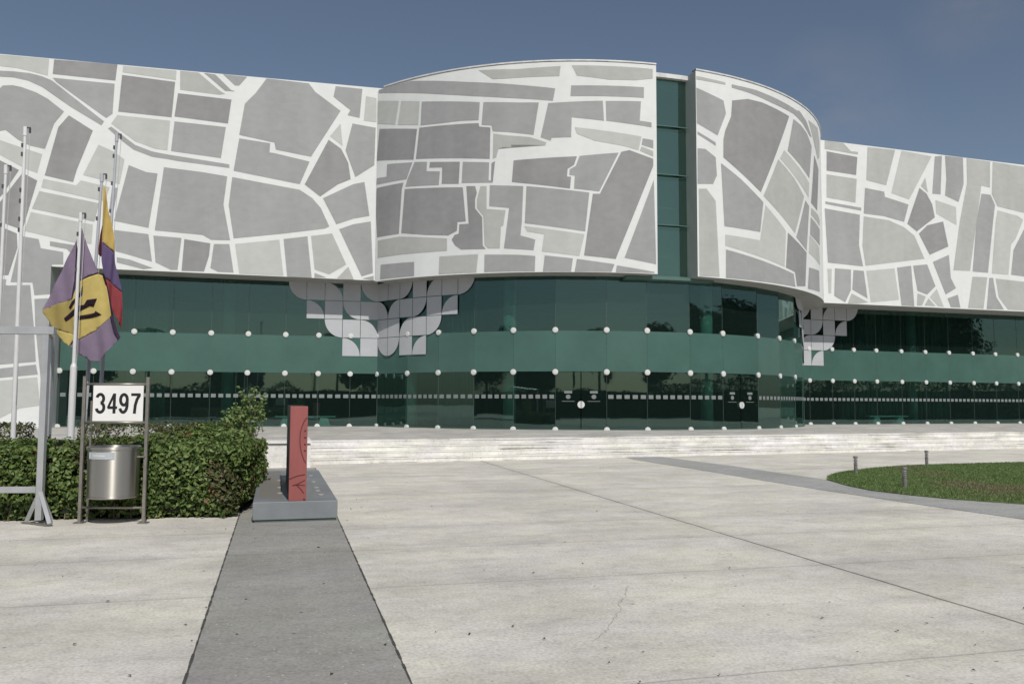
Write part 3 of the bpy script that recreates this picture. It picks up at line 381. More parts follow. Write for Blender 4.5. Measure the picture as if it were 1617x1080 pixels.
for S, cols, soff in ((G_L, colsL, botL), (G_D, colsD, botD), (G_R, colsR, botR)):
    for i in range(len(cols)-1):
        u, v = cols[i], cols[i+1]; F, d = chordpane_surface(S, u, v)
        a, b = (u, v) if d == 0 else (0, d)
        door = isinstance(S, Arc) and (abs(u+1.26) < .01 or abs(u-6.26) < .01)
        zt = 7.35 if S is G_L else 7.2
        pn = pane(F, a, b, BAND0+0.01 if door else FLOOR+0.03, zt).build('glass_pane', M_glass, bld)
        # frosted green band on the pane
        m = MB(); strip(m, F, a+0.002, b-0.002, BAND0, BAND1, 0.022); m.build('frosted_band', M_film, pn)
        # safety markers
        if not door:
            m = MB(); n = max(3, round((b-a-0.06)/0.305)); w_ = (b-a)/n
            for k in range(n): strip(m, F, a+w_*(k+.18), a+w_*(k+.82), 1.885, 2.045, 0.018)
            m.build('safety_marker', M_dot, pn)
        else:
            mid = (a+b)/2
            for sg, (x0, x1) in ((-1, (a, mid)), (1, (mid, b))):
                dp = pane(F, x0+0.01, x1-0.01, FLOOR+0.03, BAND0-0.015, 0.008, 0.002).build('door', M_glass, bld)
                m = MB(); xc = (x0+x1)/2
                strip(m, F, xc-0.16*1.0, xc+0.16, 2.10, 2.20, 0.02); n = 14
                pts = [(xc+0.10*math.cos(2*math.pi*q/n), 1.96+0.09*math.sin(2*math.pi*q/n)) for q in range(n)]
                m.add([P3(F, p[0], p[1], 0.02) for p in pts]+[P3(F, p[0], p[1], 0.016) for p in pts], [tuple(range(n)), tuple(range(2*n-1, n-1, -1))])
                strip(m, F, xc-0.26, xc+0.26, 1.765, 1.785, 0.02)
                m.build('door_sticker', M_dot, dp)
                h = MB(); n = 12; q0 = mid+sg*0.012
                pts = [(q0+sg*0.135*math.sin(math.pi*q/n), 1.64+0.145*math.cos(math.pi*q/n)) for q in range(n+1)]
                if sg < 0: pts = pts[::-1]
                pts = pts[::-1]
                h.add([P3(F, p[0], p[1], 0.06) for p in pts]+[P3(F, p[0], p[1], 0.03) for p in pts], [tuple(range(n+1)), tuple(range(2*n+1, n, -1))]+[(q+1, q, q+n+1, q+n+2) for q in range(n)])
                h.build('door_handle', M_fit, dp)
    # joint lines and the metal shoe the glass stands in
    m = MB()
    for u in cols:
        x, y = S.xy(u, 0.0); t = S.a if isinstance(S, Flat) else u/S.R
        m.box((x, y, (FLOOR+7.0)/2), (0.008, 0.016, 7.0-FLOOR-0.02), t)
    m.build('glass_joint', M_joint, bld)
    m = MB(); strip(m, S, cols[0]-0.02, cols[-1]+0.02, FLOOR+0.004, FLOOR+0.03, 0.03, 0.09); m.build('glass_shoe', M_joint, bld)
seen = []
for S, cols in ((G_L, colsL[:-1]), (G_D, colsD[:13]), (G_R, colsR[1:12])):
    for u in cols:
        isdoor = S is G_D and min(abs(u+1.26), abs(u-.85), abs(u-6.26), abs(u-8.5)) < .02
        fitting(S, u, BAND0-0.02); fitting(S, u, BAND1+0.03)
        fitting(S, u, FLOOR+0.012)

# film tiles at the two inner corners of the glass
T = 0.805; TV = 0.84
def tile_poly(kind, w_, h_, g=0.012):
    x0, x1, y0, y1 = g, w_-g, g, h_-g; n = 12
    pts = {'F': [(x0, y0), (x1, y0), (x1, y1), (x0, y1)]}
    if kind == 'F': return pts['F']
    r = min(x1-x0, y1-y0)
    def arc(cx, cy, a0, a1, rx, ry): return [(cx+rx*math.cos(rad(a0+(a1-a0)*i/n)), cy+ry*math.sin(rad(a0+(a1-a0)*i/n))) for i in range(n+1)]
    rx, ry = x1-x0, y1-y0
    if kind == 'BL': return arc(x1, y1, 180, 270, rx, ry)+[(x1, y1)]
    if kind == 'BR': return arc(x0, y1, 270, 360, rx, ry)+[(x0, y1)]
    if kind == 'TR': return arc(x0, y0, 0, 90, rx, ry)+[(x0, y0)]
    if kind == 'TL': return arc(x1, y0, 90, 180, rx, ry)+[(x1, y0)]
ROWS = [{-5: 'BL', -4: 'F', -3: 'TR', -2: 'F', -1: 'BL', 1: 'F', 2: 'F', 3: 'BR', 4: 'F', 5: 'TL', 6: 'F', 7: 'BR'},
        {-4: 'TR', -3: 'F', -2: 'BL', -1: 'F', 1: 'TR', 2: 'TL', 3: 'F', 4: 'BR', 5: 'F', 6: 'TL'},
        {-3: 'BL', -2: 'F', -1: 'TR', 1: 'F', 2: 'F', 3: 'TL', 4: 'F', 5: 'BR'},
        {-2: 'TR', -1: 'F', 1: 'BL', 2: 'BR', 3: 'F', 4: 'TL'}]
def film(name, place, label):
    m = MB()
    for r, row in enumerate(ROWS):
        z0 = 3.78+TV*(3-r)
        for c, k in row.items():
            S, u0 = place(c)
            pl = tile_poly(k, T, TV)
            # cut in strips so the tile follows the curve
            bm = bmesh.new(); f = bm.faces.new([bm.verts.new((p[0], 0, p[1])) for p in pl])
            if isinstance(S, Arc):
                for q in (0.2, 0.4, 0.6): bmesh.ops.bisect_plane(bm, geom=bm.verts[:]+bm.edges[:]+bm.faces[:], plane_co=(q, 0, 0), plane_no=(1, 0, 0))
            bm.verts.index_update()
            V = [P3(S, u0+v.co.x, z0+v.co.z, 0.045) for v in bm.verts]
            F = []
            for f in bm.faces:
                ix = [v.index for v in f.verts]
                if f.normal.y > 0 or (f.normal.length < .1): ix = ix[::-1] if f.normal.y > 0 else ix
                F.append(ix)
            n = len(V); V2_ = [P3(S, u0+v.co.x, z0+v.co.z, 0.04) for v in bm.verts]
            m.add(V+V2_, F+[tuple(i+n for i in reversed(f)) for f in F]); bm.free()
    o = m.build(name, M_tile, bld); o['label'] = label; return o
film('window_decoration', lambda c: (G_L, uL+c*T) if c < 0 else (G_D, sL+(c-1)*T), 'grey rounded tiles stepping down at the left inner corner')
film('window_decoration', lambda c: (G_D, sR-(3-c)*T+ (0 if c > 0 else T)) if c < 3 else (G_R, uR+(c-3)*T+0.05), 'grey rounded tiles stepping down at the right inner corner')

# glass in the slot between the two curved claddings
zb, zt = 6.93, 15.42; hh = [6.95, 9.12, 11.26, 13.33, 15.42]
for i in range(4):
    p = pane(G_C, 1.6, 5.6, hh[i]+0.03, hh[i+1]-0.03, 0, 0.012).build('slot_glass', M_glass_g, bld)
m = MB()
for z in hh[:-1]: strip(m, G_C, 1.6, 5.6, z-0.016, z+0.016, 0.02, 0.05)
m.build('slot_transom', M_film_teal, bld)
m = MB(); strip(m, G_C, 1.6, 5.6, 6.80, 6.92, 0.12, 0.5); m.build('slot_ledge', M_film_teal, bld)
m = MB(); strip(m, G_C, 1.4, 5.8, 15.40, 15.58, 0.06, 0.5); m.build('slot_coping', M_coping, bld)
m = MB(); strip(m, Arc(CC, 11.6), 0.5, 6.0, 6.9, 15.4, 0, 0.1); m.build('slot_back_wall', mat('slot_wall', (0.25, 0.35, 0.32), .8), bld)

# floor slab, ceiling, roof and hidden walls
def outline(off_l, off_d, off_r, ends=True):
    pts = [S_L.xy(-30, -off_l)]+[S_L.xy(-0.3, -off_l)]
    for k in range(0, 25):
        u = -9.6+k*(14.5+9.6)/24; pts.append(S_D.xy(u, -off_d))
    pts += [S_R.xy(-0.5, -off_r), S_R.xy(32, -off_r)]
    a = S_R.xy(32, -off_r); b = S_L.xy(-30, -off_l)
    return pts+[(a[0]-9, a[1]+22), (b[0]-8, b[1]+26)]
ro = outline(1.0, 1.0, 1.0)
m = MB(); m.prism(ro, 15.0, 15.3); m.build('roof', mat('roof_membrane', (0.4, 0.4, 0.38), .9), bld)
m = MB(); m.prism(outline(1.75, 1.3, 2.25), 7.36, 7.6); m.build('ceiling', M_in_wall, bld)
m = MB(); b0 = outline(0, 0, 0)
def wallseg(m, a, b, z0, z1, th=0.3):
    d = math.atan2(b[1]-a[1], b[0]-a[0]); l = math.hypot(b[0]-a[0], b[1]-a[1])
    m.box(((a[0]+b[0])/2, (a[1]+b[1])/2, (z0+z1)/2), (l, th, z1-z0), d)
wallseg(m, b0[-2], b0[-1], 0, 15.6); wallseg(m, S_L.xy(-29.8, -1.95), b0[-1], 0, 15.6); wallseg(m, S_R.xy(31.8, -2.35), b0[-2], 0, 15.6)
m.build('outer_wall', M_white, bld)
m = MB(); wallseg(m, (-36, 44.5), (-4, 51.5), FLOOR, 7.35); wallseg(m, (-4, 51.6), (42, 66), FLOOR, 7.35)
m.build('interior_wall', M_in_wall, bld)
def gp(px, y):    # point on the floor behind the glass at a bearing
    t = (px-808.5)/1350; return (t*y, y)
m0 = MB(); m0.tube((0, 0, FLOOR), (0, 0, 7.35), 0.27, n=20)
for px, y in ((650, 38.25), (805, 36.15), (1116, 37.05), (360, 39.6), (1440, 50.2)):
    o = m0.build('interior_column', M_in_col, bld, smooth=True); q = gp(px, y); o.location = (q[0], q[1], 0)
def curtain(px0, px1, y0, y1, name='curtain'):
    m = MB(); a = gp(px0, y0); b = gp(px1, y1); n = 90; pts = []
    for i in range(n+1):
        t = i/n; wv = 0.09*math.sin(i*1.9)+0.03*math.sin(i*0.7); pts.append((a[0]+(b[0]-a[0])*t, a[1]+(b[1]-a[1])*t+wv))
    for i in range(n): m.quad((*pts[i], FLOOR+.05), (*pts[i+1], FLOOR+.05), (*pts[i+1], 7.3), (*pts[i], 7.3))
    o = m.build(name, M_curtain, bld, smooth=True); s = o.modifiers.new('s', 'SOLIDIFY'); s.thickness = 0.01
curtain(690, 752, 37.45, 36.75); curtain(1325, 1500, 48.9, 51.5); curtain(200, 262, 37.7, 38.0)
# benches that stand just inside the glass
def bench(label, px, y, rz, L_=2.7, wd=0.5):
    q = gp(px, y); t = thing('bench', label, 'bench', (q[0], q[1], FLOOR+0.002), rz, 'stone benches inside the glass')
    m = MB(); m.box((0, 0, 0.43), (L_, wd, 0.07)); m.build('seat', M_bench, t, bevel=0.01)
    for sx in (-1, 1):
        m = MB(); m.add([(sx*L_*.31+a*w1, b*wd*.42, z) for z, w1 in ((0, .30), (0.394, .15)) for a in (-1, 1) for b in (-1, 1)],
                        [(0, 1, 3, 2), (4, 6, 7, 5), (0, 4, 5, 1), (2, 3, 7, 6), (0, 2, 6, 4), (1, 5, 7, 3)]); m.build('leg', M_bench, t)
bench('pale stone bench seen through the glass behind the red slab', 484, 39.2, AL)
bench('pale stone bench behind the glass of the right wing', 1398, 48.75, AR)

# ------------------------------------------------------------------ terrace, steps, ground
def gpt(x, y): return (x, y)
def concrete(name, c1, c2, joints=True, rot=AX, stain=0.75, speck=0.25, big=0.35, dirt=False, chips=False):
    m, t, o = newmat(name); ln = t.links.new
    p = t.nodes.new('ShaderNodeBsdfPrincipled'); p.inputs['Roughness'].default_value = 0.88; p.inputs['Specular IOR Level'].default_value = 0.2
    tcn = t.nodes.new('ShaderNodeTexCoord')
    def noise(sc, strch=(1, 1, 1), det=5, ro_=0.6, rz=rot):
        mp_ = t.nodes.new('ShaderNodeMapping'); mp_.inputs['Scale'].default_value = strch; mp_.inputs['Rotation'].default_value = (0, 0, -rz)
        vr = t.nodes.new('ShaderNodeVectorRotate'); vr.rotation_type = 'Z_AXIS'; vr.inputs['Angle'].default_value = -rz
        mp_.inputs['Rotation'].default_value = (0, 0, 0)
        ln(tcn.outputs['Object'], vr.inputs['Vector']); ln(vr.outputs[0], mp_.inputs[0])
        n = t.nodes.new('ShaderNodeTexNoise'); n.inputs['Scale'].default_value = sc; n.inputs['Detail'].default_value = det; n.inputs['Roughness'].default_value = ro_
        ln(mp_.outputs[0], n.inputs['Vector']); return n.outputs['Fac']
    def ramp(x, a, b, ca, cb):
        r = t.nodes.new('ShaderNodeValToRGB'); e = r.color_ramp.elements; e[0].position = a; e[0].color = (*ca[:3], 1); e[1].position = b; e[1].color = (*cb[:3], 1); ln(x, r.inputs[0]); return r.outputs[0]
    def mul(a, b):
        mm = t.nodes.new('ShaderNodeMixRGB'); mm.blend_type = 'MULTIPLY'; mm.inputs[0].default_value = 1; ln(a, mm.inputs[1]); ln(b, mm.inputs[2]); return mm.outputs[0]
    g = lambda v: (v, v, v)
    c = ramp(noise(big, (1, 1.3, 1), 8, 0.68), 0.40, 0.60, c1, c2)
    c = mul(c, ramp(noise(1.7, (0.8, 1.2, 1), 8, 0.74), 0.38, 0.56, g(stain), g(1.0)))
    c = mul(c, ramp(noise(0.75, (1, 1, 1), 7, 0.7, rz=1.0), 0.42, 0.58, (1.0, 0.985, 0.995), (1.0, 0.995, 0.95)))
    c = mul(c, ramp(noise(38, det=3), 0.30, 0.62, g(1-speck), g(1.06)))
    c = mul(c, ramp(noise(7, det=8, ro_=0.8), 0.36, 0.50, g(0.84), g(1.0)))
    if chips:
        vo = t.nodes.new('ShaderNodeTexVoronoi'); vo.inputs['Scale'].default_value = 24; ln(tcn.outputs['Object'], vo.inputs['Vector'])
        gt = t.nodes.new('ShaderNodeMath'); gt.operation = 'LESS_THAN'; ln(vo.outputs['Distance'], gt.inputs[0]); gt.inputs[1].default_value = 0.20
        sc_ = t.nodes.new('ShaderNodeSeparateColor'); ln(vo.outputs['Color'], sc_.inputs[0]); g2 = t.nodes.new('ShaderNodeMath'); g2.operation = 'LESS_THAN'; ln(sc_.outputs[0], g2.inputs[0]); g2.inputs[1].default_value = 0.10
        ma = t.nodes.new('ShaderNodeMath'); ma.operation = 'MULTIPLY'; ln(gt.outputs[0], ma.inputs[0]); ln(g2.outputs[0], ma.inputs[1])
        mm = t.nodes.new('ShaderNodeMixRGB'); ln(ma.outputs[0], mm.inputs[0]); ln(c, mm.inputs[1]); mm.inputs[2].default_value = (0.55, 0.55, 0.50, 1); c = mm.outputs[0]
    # small dark bits
    vo = t.nodes.new('ShaderNodeTexVoronoi'); vo.inputs['Scale'].default_value = 3.2; vo.inputs['Randomness'].default_value = 1.0; ln(tcn.outputs['Object'], vo.inputs['Vector'])
    c = mul(c, ramp(vo.outputs['Distance'], 0.035, 0.06, g(0.35), g(1.0)))
    vo = t.nodes.new('ShaderNodeTexVoronoi'); vo.inputs['Scale'].default_value = 11; ln(tcn.outputs['Object'], vo.inputs['Vector'])
    c = mul(c, ramp(vo.outputs['Distance'], 0.05, 0.11, g(0.62), g(1.0)))
    if joints:
        for (x0, y0), (nx, ny), wd, dk in joints:
            dp = t.nodes.new('ShaderNodeVectorMath'); dp.operation = 'DOT_PRODUCT'; ln(tcn.outputs['Object'], dp.inputs[0]); dp.inputs[1].default_value = (nx, ny, 0)
            s = t.nodes.new('ShaderNodeMath'); s.operation = 'SUBTRACT'; ln(dp.outputs['Value'], s.inputs[0]); s.inputs[1].default_value = x0*nx+y0*ny
            wob = t.nodes.new('ShaderNodeMath'); wob.operation = 'MULTIPLY_ADD'; ln(noise(1.2, det=6), wob.inputs[0]); wob.inputs[1].default_value = 0.06; ln(s.outputs[0], wob.inputs[2])
            s3 = t.nodes.new('ShaderNodeMath'); s3.operation = 'SUBTRACT'; ln(wob.outputs[0], s3.inputs[0]); s3.inputs[1].default_value = 0.03
            ab = t.nodes.new('ShaderNodeMath'); ab.operation = 'ABSOLUTE'; ln(s3.outputs[0], ab.inputs[0])
            c = mul(c, ramp(ab.outputs[0], wd, wd*1.8, g(dk), g(1.0)))
            c = mul(c, ramp(ab.outputs[0], 0.0, 0.35, g(0.90), g(1.0)))
    if dirt:
        sx = t.nodes.new('ShaderNodeSeparateXYZ'); ln(tcn.outputs['Object'], sx.inputs[0])
        md = t.nodes.new('ShaderNodeMath'); md.operation = 'MODULO'; ln(sx.outputs['Z'], md.inputs[0]); md.inputs[1].default_value = 0.15
        nn = noise(0.8, (0.5, 1, 14), 6, 0.7)
        th_ = t.nodes.new('ShaderNodeMapRange'); th_.inputs['From Min'].default_value = 0.50; th_.inputs['From Max'].default_value = 0.70; th_.inputs['To Min'].default_value = -0.012; th_.inputs['To Max'].default_value = 0.022; ln(nn, th_.inputs[0])
        df = t.nodes.new('ShaderNodeMath'); df.operation = 'SUBTRACT'; ln(md.outputs[0], df.inputs[0]); ln(th_.outputs[0], df.inputs[1])
        c = mul(c, ramp(df.outputs[0], 0.0, 0.012, (0.20, 0.19, 0.16), g(1.0)))
    ln(c, p.inputs['Base Color'])
    b = t.nodes.new('ShaderNodeBump'); b.inputs['Strength'].default_value = 0.25; b.inputs['Distance'].default_value = 0.01; ln(noise(55, det=4), b.inputs['Height']); ln(b.outputs[0], p.inputs['Normal'])
    ln(p.outputs[0], o.inputs[0]); return m
nU = U2; nV = V2
J = [((-0.88, 25.14), (math.cos(rad(14.9)), math.sin(rad(14.9))), 0.012, 0.35)]
for d in ((-2.64, 7.61), (-2.0, 9.9), (2.35, 12.87), (-0.5, 16.5), (0, 20.6), (1.0, 5.4)): J.append((d, nV, 0.008, 0.72))
M_plaza = concrete('plaza_concrete', (0.62, 0.595, 0.54), (0.77, 0.74, 0.665), J, stain=0.86, speck=0.22)
M_strip = concrete('grey_paving', (0.32, 0.315, 0.29), (0.38, 0.375, 0.35), [((-2.0, 9.9), nV, 0.006, 0.75)], stain=0.9, speck=0.2, chips=True)
M_strip2 = concrete('grey_curved_paving', (0.38, 0.38, 0.37), (0.44, 0.44, 0.43), [], stain=0.85)
M_step = concrete('whitewashed_step', (0.70, 0.69, 0.66), (0.82, 0.81, 0.78), [], rot=rad(22), stain=0.84, speck=0.12, big=0.7, dirt=True)
m = MB(); m.quad((-400, -300, 0), (400, -300, 0), (400, 500, 0), (-400, 500, 0)); tag(m.build('plaza_ground', M_plaza), kind='structure')
# grey strip under the plinth
def along(p, q, s): return (p[0]+(q[0]-p[0])*s, p[1]+(q[1]-p[1])*s)
m = MB(); a, b = (-1.97, 5.29), (-3.92, 12.40); c, d = (-2.48, 12.44), (-0.60, 5.31)
e1 = along(a, b, 2.35); e2 = along(d, c, 2.38); s1 = along(a, b, -1.4); s2 = along(d, c, -1.4)
m.prism([s1, s2, e2, e1], 0.002, 0.006); tag(m.build('grey_path', M_strip), kind='structure')
m = MB()
for (p, q) in ((s1, e1), (s2, e2)):
    n = 260
    for i in range(n):
        x0, y0 = along(p, q, i/n); x1, y1 = along(p, q, (i+1)/n); w0 = 0.005+0.007*random.random()
        m.quad((x0-w0, y0, 0.0075), (x0+w0, y0, 0.0075), (x1+w0, y1, 0.0075), (x1-w0, y1, 0.0075))
tag(m.build('path_joint', mat('dirty_joint', (0.07, 0.07, 0.06), 0.9, var=0.3, scale=8)), kind='structure')
m = MB(); pts = [(1.10, 8.15), (1.05, 7.95), (1.02, 7.7), (.93, 7.45), (.90, 7.2), (.83, 6.95), (.78, 6.75), (.70, 6.5), (.58, 6.25)]
q = []
for i in range(len(pts)-1):
    for k in range(6): t_ = k/6; q.append((pts[i][0]+(pts[i+1][0]-pts[i][0])*t_+random.uniform(-.014, .014), pts[i][1]+(pts[i+1][1]-pts[i][1])*t_))
for i in range(len(q)-1): w0 = random.uniform(.001, .0045); m.quad((q[i][0]-w0, q[i][1], .002), (q[i][0]+w0, q[i][1], .002), (q[i+1][0]+w0, q[i+1][1], .002), (q[i+1][0]-w0, q[i+1][1], .002))
tag(m.build('plaza_crack', mat('crack_dirt', (0.36, 0.35, 0.31), 0.9)), kind='structure')
m = MB()
for k in range(110):
    y = 5.2+random.random()**1.3*18; x = random.uniform(-.62, .62)*y
    if 7 < x and y > 12: continue
    r = random.uniform(.008, .024); a = random.random()*6.28; dx, dy = math.cos(a)*r, math.sin(a)*r; h1 = random.uniform(.004, .014)
    z_ = .009
    m.add([(x-dx, y-dy, z_), (x-dy*.5, y+dx*.5, z_+h1), (x+dx, y+dy, z_+h1*.3), (x+dy*.5, y-dx*.5, z_+h1)], [(0, 1, 2), (0, 2, 3)])
tag(m.build('leaf_litter', mat('dead_leaf', (0.06, 0.05, 0.035), 0.8, island=[(0.03, 0.028, 0.022), (0.10, 0.08, 0.05), (0.17, 0.15, 0.11)])), 'small dark dead leaves and grit scattered over the pale plaza', 'leaves', kind='stuff')
# grey curved path round the lawn
up = [(4.7, 27.75), (5.25, 26.0), (6.07, 23.6), (6.55, 21.5), (7.10, 19.5)]
lawn_lo = [(7.0, 18.0), (7.08, 17.0), (7.38, 16.3), (7.85, 15.55), (8.30, 15.15), (8.85, 14.72), (9.8, 14.1), (11.5, 13.3), (14, 12.6), (17, 12.4)]
lo = [(3.62, 27.2), (3.72, 26.0), (4.78, 22.4), (5.6, 19.2), (6.15, 17.2), (6.65, 15.7), (7.0, 14.6), (7.65, 12.9), (8.5, 11.2), (10, 9.4), (13, 7.5), (17, 6.5)]
m = MB(); m.prism(lo+[(17, 12.5)]+[(p[0]+0.06, p[1]+0.06) for p in reversed(lawn_lo[:-1])]+list(reversed(up)), 0.002, 0.0065); tag(m.build('curved_path', M_strip2), kind='structure')
# terrace slab and steps
SA = rad(22); sd_ = (math.cos(SA), math.sin(SA)); sn = (-math.sin(SA), math.cos(SA)); F0 = (-5.5, 23.45)
def sp(u, v): return (F0[0]+sd_[0]*u+sn[0]*v, F0[1]+sd_[1]*u+sn[1]*v)
m = MB()
for k in range(4):
    e = 0.36*k+(0.36 if k < 3 else 0.45)
    m.prism([sp(-0.2, 0.36*k), sp(60, 0.36*k), sp(60, e+.02), sp(-0.2, e+.02)], 0.0, 0.15*(k+1)-.04)
    for q in range(20):
        j_ = random.uniform(-.003, .012)
        m.prism([sp(-0.22+3.01*q, 0.36*k-.022+j_), sp(-0.22+3.01*(q+1)-.008, 0.36*k-.022+j_), sp(-0.22+3.01*(q+1)-.008, e), sp(-0.22+3.01*q, e)], 0.15*(k+1)-.0398, 0.15*(k+1)+random.uniform(-.003, .003))
o = m.build('steps', M_step); tag(o, kind='structure')
M_terr = concrete('terrace_concrete', (0.47, 0.455, 0.425), (0.62, 0.60, 0.56), [], rot=rad(20), stain=0.72, big=0.5)
m = MB(); m.prism([sp(0.0, 1.53), sp(60, 1.53), (70, 100), (-60, 100), (-60, 12.0), (-5.4, 22.75)], 0.0, FLOOR-0.002)
tag(m.build('terrace', M_terr), kind='structure')
m = MB(); pts = outline(1.3, 1.4, 1.8); m.prism([G_L.xy(-29, -0.1)]+[G_L.xy(uL, -0.1)]+[G_D.xy(sL+(sR-sL)*k/24, -0.1) for k in range(1, 24)]+[G_R.xy(uR, -0.1), G_R.xy(30, -0.1), (45, 75), (-38, 60)], FLOOR, FLOOR+0.004)
m.build('interior_floor', M_in_floor, bld)
# low white wall with a thin cap
wl = thing('low_wall', 'low white wall with a thin cap ending beside the steps', 'wall', (0, 0, 0))
wA = (-5.24, 22.45); wd = (math.cos(AX), math.sin(AX))
def wp(u, v): return (wA[0]+wd[0]*u-wd[1]*v, wA[1]+wd[1]*u+wd[0]*v)
m = MB(); m.prism([wp(-22, 0), wp(0, 0), wp(0, 2.2), wp(-0.3, 2.2), wp(-0.3, .3), wp(-22, .3)], 0, 0.60); m.build('wall_body', M_step, wl)
m = MB(); m.prism([wp(-22, -.06), wp(.02, -.06), wp(.02, 2.2), wp(-.36, 2.2), wp(-.36, .36), wp(-22, .36)], 0.625, 0.70); m.build('wall_cap', M_step, wl)
m = MB(); m.prism([wp(-22, .05), wp(-.05, .05), wp(-.05, 2.1), wp(-.25, 2.1), wp(-.25, .25), wp(-22, .25)], 0.60, 0.625); m.build('cap_joint', M_joint, wl)

# ------------------------------------------------------------------ plants
GREENS = [(0.06, 0.10, 0.028), (0.095, 0.155, 0.04), (0.13, 0.195, 0.052), (0.17, 0.235, 0.065), (0.23, 0.29, 0.095)]
M_leaf = mat('hedge_leaf', GREENS[1], 0.5, island=GREENS, spec=0.4, trans=0.25)
M_leaf2 = mat('hedge_leaf_dry', GREENS[1], 0.5, island=[(0.05, 0.07, 0.02), (0.09, 0.11, 0.04), (0.13, 0.14, 0.06), (0.10, 0.13, 0.04), (0.19, 0.12, 0.07)], spec=0.4, trans=0.25)
M_leaf_red = mat('new_red_leaf', (0.30, 0.14, 0.08), 0.5, island=[(0.30, 0.12, 0.07), (0.22, 0.12, 0.06), (0.30, 0.20, 0.12)], trans=0.25)
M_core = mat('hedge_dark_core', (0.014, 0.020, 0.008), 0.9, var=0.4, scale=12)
M_twig = mat('twig_bark', (0.14, 0.11, 0.08), 0.8, var=0.2, scale=12)
def leaf_mesh(name, P, Nn, size, mats, parent=None, mi=None, asp=0.62):
    """P points, Nn normals, one folded leaf of two quads at each"""
    n = len(P); P = np.asarray(P); Nn = np.asarray(Nn); Nn /= np.linalg.norm(Nn, axis=1)[:, None]+1e-9
    r = rng.normal(size=(n, 3)); t = np.cross(Nn, r); t /= np.linalg.norm(t, axis=1)[:, None]+1e-9; b = np.cross(Nn, t)
    s = (size*rng.uniform(.7, 1.35, n))[:, None]; wv = s*asp
    fold = Nn*s*0.22
    V = np.stack([P-t*s*.5, P-b*wv*.5+fold, P+t*s*.5, P+b*wv*.5+fold], 1).reshape(-1, 3)
    k = np.arange(n)*4
    F = np.stack([k, k+1, k+2, k+3], 1)
    T1 = np.stack([k, k+1, k+2], 1); T2 = np.stack([k, k+2, k+3], 1); T_ = np.stack([T1, T2], 1).reshape(-1, 3)
    me = bpy.data.meshes.new(name); me.vertices.add(len(V)); me.vertices.foreach_set('co', V.ravel().astype(np.float32))
    me.loops.add(T_.size); me.loops.foreach_set('vertex_index', T_.ravel().astype(np.int32))
    me.polygons.add(len(T_)); me.polygons.foreach_set('loop_start', (np.arange(len(T_))*3).astype(np.int32)); me.polygons.foreach_set('loop_total', np.full(len(T_), 3, np.int32))
    for m in mats: me.materials.append(m)
    if mi is not None: me.polygons.foreach_set('material_index', np.repeat(mi, 2).astype(np.int32))
    me.update(calc_edges=True); o = bpy.data.objects.new(name, me); link(o, parent); return o
def vnoise(P, f, seed):
    a = np.array([math.sin(seed*1.3+i)*6.1 for i in range(9)])
    x, y, z = P[:, 0]*f, P[:, 1]*f, P[:, 2]*f
    return (np.sin(x*1.7+y*.9+a[0])*np.sin(y*1.3-z*1.1+a[1])+np.sin(z*2.1+x*.8+a[2])*.6+np.sin(x*3.1-y*2.3+a[3])*.4*np.sin(z*2.7+y*1.9+a[4]))/1.6
